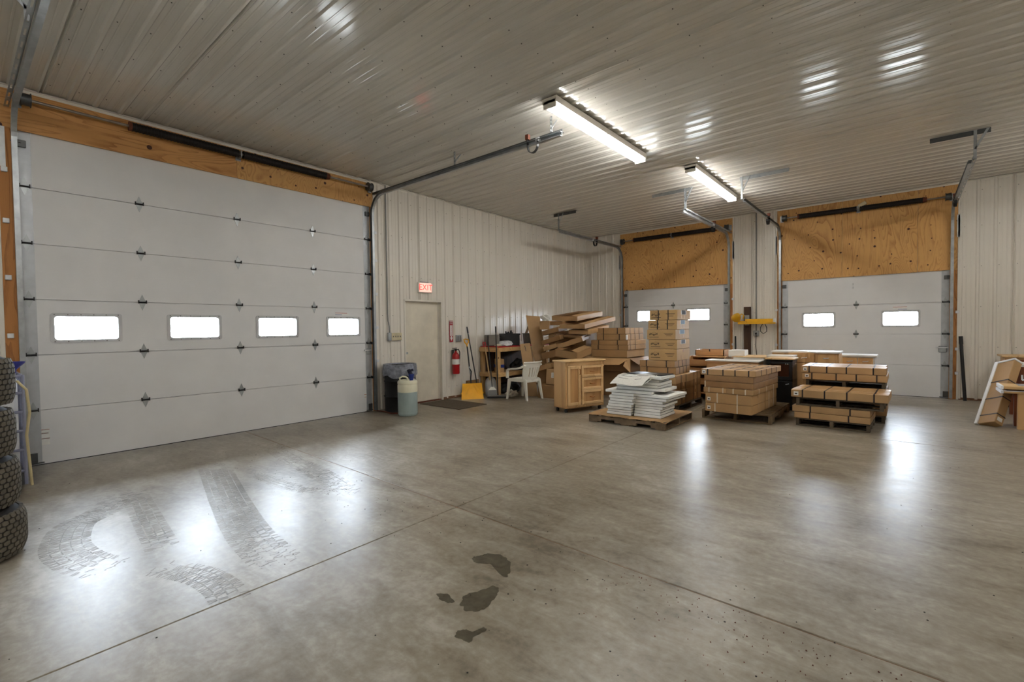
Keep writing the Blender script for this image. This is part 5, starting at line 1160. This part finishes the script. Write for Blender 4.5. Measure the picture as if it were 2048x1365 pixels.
t = thing('black_cabinet', 'black cabinet with glass door and wooden top behind the slatted pallet', 'cabinet', (-1.66, 9.36, 0))
w, d = .20, .22
m = MB()
for b in ((-w, -w+.02, -d, d, 0, .86), (w-.02, w, -d, d, 0, .86), (-w, w, d-.01, d, 0, .86), (-w, w, -d, d, 0, .06), (-w, w, -d, d, .84, .86), (-w, w, -d, d, .50, .52)): m.box(*b)
m.build('carcass', 'black_plastic', t, bevel=.002)
m = MB()
for b in ((-w+.005, -w+.05, .53, .83), (w-.05, w-.005, .53, .83), (-w+.05, w-.05, .53, .57), (-w+.05, w-.05, .79, .83)): m.box(b[0], b[1], -d-.02, -d, b[2], b[3])
fr = m.build('door_frame', 'black_plastic', t, bevel=.002); m = MB(); m.box(-w+.05, w-.05, -d-.012, -d-.008, .57, .79); m.build('glass', 'window_glass', fr)
m = MB(); m.box(-w+.03, w-.03, -.02, d-.02, .52, .84); m.build('contents', 'redbrown_wood', t)
m = MB(); m.box(-w+.005, w-.005, -d-.02, -d, .07, .49); dr = m.build('lower_door', 'black_plastic', t, bevel=.003); m = MB(); m.cyl((.10, -d-.03, .44), (.15, -d-.03, .455), .007, n=8); m.build('handle', 'galvanised_bright', dr)
m = MB(); m.box(-w-.02, w+.02, -d-.03, d, .86, .885); m.build('top', 'cabinet_wood_h', t, bevel=.004)
for k in (.1, .13): m = MB(); m.cyl((k, -d-.02, .79), (k, -d-.028, .79), .008, n=8); m.build('screw_cap', 'white_plastic', t)
def base_cabinet(label, x0, x1, y0, y1, h, rot=0, doors=2, side='redbrown_wood', step=False):
    cx, cy = (x0+x1)/2, (y0+y1)/2; w, d = (x1-x0)/2, (y1-y0)/2; t = thing('base_cabinet', label, 'cabinet', (cx, cy, 0), rot, 'kitchen base cabinets')
    m = MB(); m.box(-w, w, -d, d, .0, h-.03); m.build('carcass', side, t, bevel=.002)
    m = MB()
    if step: m.prism([(-w-.02, d), (w+.02, d), (w+.02, -d-.04), (w*.35, -d-.04), (w*.15, -d+.07), (-w*.35, -d+.07), (-w*.5, -d-.02), (-w-.02, -d-.02)], h-.03, h, 'z')
    else: m.box(-w-.03, w+.03, -d-.04, d, h-.03, h)
    m.build('countertop', 'laminate_white', t, bevel=.003)
    for k in range(doors):
        a, b = -w+.02+k*(2*w-.04)/doors, -w+.02+(k+1)*(2*w-.04)/doors
        m = MB(); m.box(a+.006, b-.006, -d-.018, -d, h-.20, h-.05); o = m.build('drawer', 'cabinet_wood', t, bevel=.003); m = MB(); m.tube([((a+b)/2-.04, -d-.018, h-.125), ((a+b)/2-.03, -d-.045, h-.12), ((a+b)/2+.03, -d-.045, h-.115), ((a+b)/2+.04, -d-.018, h-.11)], .007, 6); m.build('handle', 'galvanised_bright', o, smooth=True)
        m = MB(); m.box(a+.006, b-.006, -d-.018, -d, .08, h-.22); m.build('door', 'cabinet_wood', t, bevel=.003)
    return t
base_cabinet('kitchen base cabinet with stepped white countertop behind the rear right stack', -1.95, -.90, 10.08, 10.6, .965, 0, 3, 'cabinet_wood', True)
base_cabinet('white-sided cabinet with white top, rightmost of the cabinets by the back door', -.93, -.42, 10.75, 11.25, .885, 0, 2, 'laminate_white')
base_cabinet('cabinet with white top between the black cabinet and the stepped countertop', -1.92, -1.55, 9.62, 9.98, .905, 0, 1, 'laminate_white')

# ============================================================ RIGHT-HAND EDGE: TABLES AND LEANING CARTON
t = thing('leaning_carton', 'long brown carton with white foam edges leaning on the right-hand table', 'carton', M=slot_M((.80, 9.36, .012), (.93, 9.17, .012), 0)[0])
Ml = Matrix.Identity(4)
A = Vector((.795, 9.36, .015)); wv = Vector((.93, 9.16, .03))-A; up_v = Vector((1.06, 10.02, .84))-A; wv.normalize(); L = up_v.length; up_v.normalize(); dv = up_v.cross(wv).normalized()
if dv.x < 0: dv = -dv
wv = dv.cross(up_v).normalized(); wv = -wv if wv.y > 0 else wv
def ob(m, u0, u1, v0, v1, w0, w1): return m.add([A+wv*a+up_v*b+dv*c for a, b, c in ((u0, v0, w0), (u1, v0, w0), (u1, v1, w0), (u0, v1, w0), (u0, v0, w1), (u1, v0, w1), (u1, v1, w1), (u0, v1, w1))], [(0, 3, 2, 1), (4, 5, 6, 7), (0, 1, 5, 4), (1, 2, 6, 5), (2, 3, 7, 6), (3, 0, 4, 7)])
ob(MB(), 0, .23, 0, L, 0, .12).build('body', 'cardboard', t, world=True, bevel=.006)
m = MB(); ob(m, -.045, .0, -.0, L+.03, -.012, .132); ob(m, -.02, .232, L, L+.035, -.004, .13); m.build('foam_edge', 'foam_white', t, world=True, bevel=.006)
for v in (.13, .42, .72): m = MB(); ob(m, -.002, .232, v, v+.016, -.003, .123); m.build('strap', 'strap_black', t, world=True)
m = MB(); ob(m, .232, .2335, .04, .10, .02, .09); m.build('shipping_label', 'white_paper', t, world=True)
t = thing('wooden_table', 'wooden table with two stacked white-edged tops at the right edge', 'table', (1.75, 9.55, 0))
def tz(x0, x1, y0, y1, z0, z1, nm, mt, bev=.004): m = MB(); m.box(x0, x1, y0, y1, z0, z1); return m.build(nm, mt, t, world=True, bevel=bev)
tz(1.03, 2.4, 9.17, 9.62, .545, .585, 'top', 'lumber'); tz(1.03, 2.4, 9.17, 9.62, .49, .52, 'lower_top', 'lumber')
m = MB(); m.box(1.005, 1.03, 9.17, 9.62, .54, .59); m.box(1.0, 1.03, 9.17, 9.62, .485, .525); m.box(1.0, 2.4, 9.16, 9.17, .517, .525); m.build('white_edging', 'foam_white', t, world=True, bevel=.003)
tz(1.06, 2.38, 9.2, 9.6, .52, .545, 'spacer', 'board_dark')
for x, y in ((1.19, 9.24), (2.3, 9.24), (1.19, 9.53), (2.3, 9.53)): tz(x-.02, x+.07, y-.03, y+.05, 0, .49, 'leg', 'cabinet_wood' if y < 9.5 else 'redbrown_wood')
t = thing('clamp_bundle', 'bundle of silver clamps in clear wrap on the white-edged table', 'clamps', (1.38, 9.40, .586))
rnd = random.Random(4)
for k in range(7):
    m = MB(); a = Vector((rnd.uniform(-.17, .1), rnd.uniform(-.12, .12), .02+.02*k*.5)); b = a+Vector((rnd.uniform(.05, .2), rnd.uniform(-.08, .08), rnd.uniform(0, .05))); m.cyl(a, b, .012, n=8); m.cyl(a, a+Vector((0, 0, .07)), .009, n=8); m.build('clamp', 'galvanised_bright' if k % 2 else 'black_metal', t)
m = MB(); m.sheet([(-.2, -.14, .004), (.2, -.14, .004), (.2, .14, .012), (-.2, .14, .006)], .002); m.build('wrap', 'clear_wrap', t)
t = thing('back_table', 'white-topped table behind the leaning carton at the right edge', 'table', (1.9, 10.4, 0))
m = MB(); m.box(1.24, 2.6, 10.15, 10.8, .79, .825); m.build('top', 'laminate_white', t, world=True, bevel=.003)
m = MB(); m.cyl((1.36, 10.10, .76), (2.6, 10.10, .76), .045, n=14); m.build('rolled_edge', 'cardboard', t, world=True, smooth=True)
for x, y in ((1.3, 10.2), (2.5, 10.2), (1.3, 10.72), (2.5, 10.72)): m = MB(); m.box(x-.03, x+.03, y-.03, y+.03, 0, .79); m.build('leg', 'redbrown_wood', t, world=True)
t = thing('caster_cabinet', 'wooden cabinet on casters against the wall behind the right-hand tables', 'cabinet', (1.75, 11.75, 0))
m = MB(); m.box(1.30, 2.2, 11.5, 12.0, .09, .86); m.build('body', 'cabinet_wood', t, world=True, bevel=.003)
m = MB(); m.box(1.26, 2.24, 11.46, 12.02, .86, .89); m.build('top', 'cabinet_wood_h', t, world=True, bevel=.003)
m = MB(); m.box(1.34, 2.16, 11.48, 11.5, .12, .82); m.build('front_panel', 'redbrown_wood', t, world=True)
for x, y in ((1.36, 11.56), (2.14, 11.56), (1.36, 11.94), (2.14, 11.94)): m = MB(); m.cyl((x-.013, y, .042), (x+.013, y, .042), .042, n=14); m.box(x-.02, x+.02, y-.02, y+.02, .07, .09); m.build('caster', 'caster_black', t, world=True)

# ============================================================ TYRES AND TOTE AT THE LEFT EDGE
def tyre(label, c, r, h, rot, seed):
    t = thing('tyre', label, 'tyre', c, rot, 'stacked turf tyres')
    prof = [(.17, .05), (.19, .02), (r*.80, .004), (r*.93, .03), (r*.985, h*.20), (r*.992, h*.5), (r*.985, h*.8), (r*.93, h-.03), (r*.80, h-.004), (.19, h-.02), (.17, h-.05)]
    m = MB(); m.lathe(prof+[prof[0]], n=44); o = m.build('carcass', 'rubber_groove', t, smooth=True)
    m = MB(); rows_ = 9; nb = 46
    for k in range(rows_):
        v = (k+.5)/rows_; zc = h*(.05+.90*v); hh = h*.90/rows_*.44
        def rad(z_):
            q = abs(z_/h-.5)*2; return r*(1.0-.085*max(0, q-.35)**2/.42)
        for i in range(nb):
            a0 = 2*pi*(i+(.5 if k % 2 else 0))/nb; da = 2*pi/nb*.40; ch = hh*.45
            vs = []
            for rr_ in (-.012, .006):
                for a_, z_ in ((a0-da, zc-hh+ch), (a0-da*.4, zc-hh), (a0+da*.4, zc-hh+ch*.3), (a0+da, zc-hh+ch), (a0+da, zc+hh-ch*.2), (a0+da*.4, zc+hh), (a0-da*.4, zc+hh-ch*.3), (a0-da, zc+hh-ch)):
                    R_ = rad(z_)+rr_; vs.append((R_*math.cos(a_), R_*math.sin(a_), z_))
            m.add(vs, [tuple(range(15, 7, -1))]+[(q, (q+1) % 8, 8+(q+1) % 8, 8+q) for q in range(8)])
    m.build('tread', 'rubber', t, kind='stuff'); return t
TC = (-4.62, -.045); names = ['lowest of the stacked turf tyres at the left edge', 'second turf tyre up in the stack at the left edge', 'third turf tyre up in the stack at the left edge', 'topmost of the stacked turf tyres at the left edge']
zt_ = 0
for k in range(4):
    r = (.345, .335, .325, .325)[k]; h = (.315, .33, .33, .335)[k]
    tyre(names[k], (TC[0]+(.0, -.02, .0, -.01)[k], TC[1]+(.01, 0, -.005, 0)[k], zt_), r, h, k*.05, k); zt_ += h+.001
t = thing('tote_tank', 'white plastic tote tank in a tubular cage behind the tyres', 'tote tank', (-6.80, -.08, 0))
x0, x1, y0, y1 = -7.22, -6.40, -.62, .44
m = MB(); m.box(x0+.03, x1-.03, y0+.03, y1-.03, .14, 1.08); m.build('bottle', 'tote_white', t, world=True, bevel=.06, seg=3)
for z in (.16, .36, .54, .72, .90, 1.06):
    m = MB(); m.tube([(x0, y0, z), (x1, y0, z), (x1, y1, z), (x0, y1, z)], .013, 8, closed=True); m.build('cage_hoop', 'tote_cage', t, world=True, smooth=True)
for x, y in [(x1, y0+(y1-y0)*k/5) for k in range(6)]+[(x0+(x1-x0)*k/4, y1) for k in range(4)]+[(x0, y0), (x0, (y0+y1)/2)]:
    m = MB(); m.cyl((x, y, .03), (x, y, 1.07), .013, n=8); m.build('cage_bar', 'navy' if (x, y) == (x1, y1) else 'tote_cage', t, world=True, smooth=True)  # corner bar in navy: bluish reflection on the tube put into its colour
m = MB(); m.box(x0, x1, y0, y1, .03, .13); m.build('base_pallet', 'galvanised_dark', t, world=True)
t = thing('blue_funnel', 'blue plastic funnel on the corner of the tote tank', 'funnel', (-6.46, .39, 1.081))
m = MB(); m.lathe([(.014, 0), (.018, .04), (.075, .10), (.08, .115), (.075, .115), (.02, .05), (.01, 0)], n=20); m.build('bowl', 'tote_blue', t, smooth=True)
m = MB(); m.lathe([(.0, -.0), (.014, -.0), (.014, .03), (0, .03)], n=10); m.build('spout', 'tote_blue', t, smooth=True)
m = MB(); m.tube([(-6.385, .40, 1.02), (-6.36, .46, .93), (-6.35, .475, .72), (-6.36, .45, .5), (-6.36, .46, .3), (-6.36, .47, .12), (-6.36, .475, .02)], .011, 8); tag(m.build('hose', 'hose_beige', smooth=True), 'beige hose hanging down the corner of the tote tank', 'hose')

# small fittings on the doors
t = thing('sensor_box', 'small white tilted box above the spring of the right-hand back door', 'box', (-.70, YB-.12, 3.915))
m = MB(); m.box(-.07, .07, -.03, .03, -.035, .035, Matrix.Rotation(math.radians(-28), 4, 'Y')); m.build('case', 'ivory', t, bevel=.006)
m = MB(); m.box(-.012, .012, .0, .115, -.012, .012); m.build('bracket', 'galvanised', t)
t = thing('slide_lock', 'galvanised slide bolt lock on the right edge of the big white door', 'door lock', (XL-.02, 4.80, 1.08))
m = MB(); m.box(.002, .02, -.05, .045, -.055, .055); m.build('plate', 'galvanised', t, bevel=.01)
m = MB(); m.cyl((.028, -.09, .02), (.028, .05, .02), .009, n=8); m.cyl((.02, -.09, .02), (.045, -.09, .02), .013, n=8); m.build('bolt', 'galvanised_bright', t)
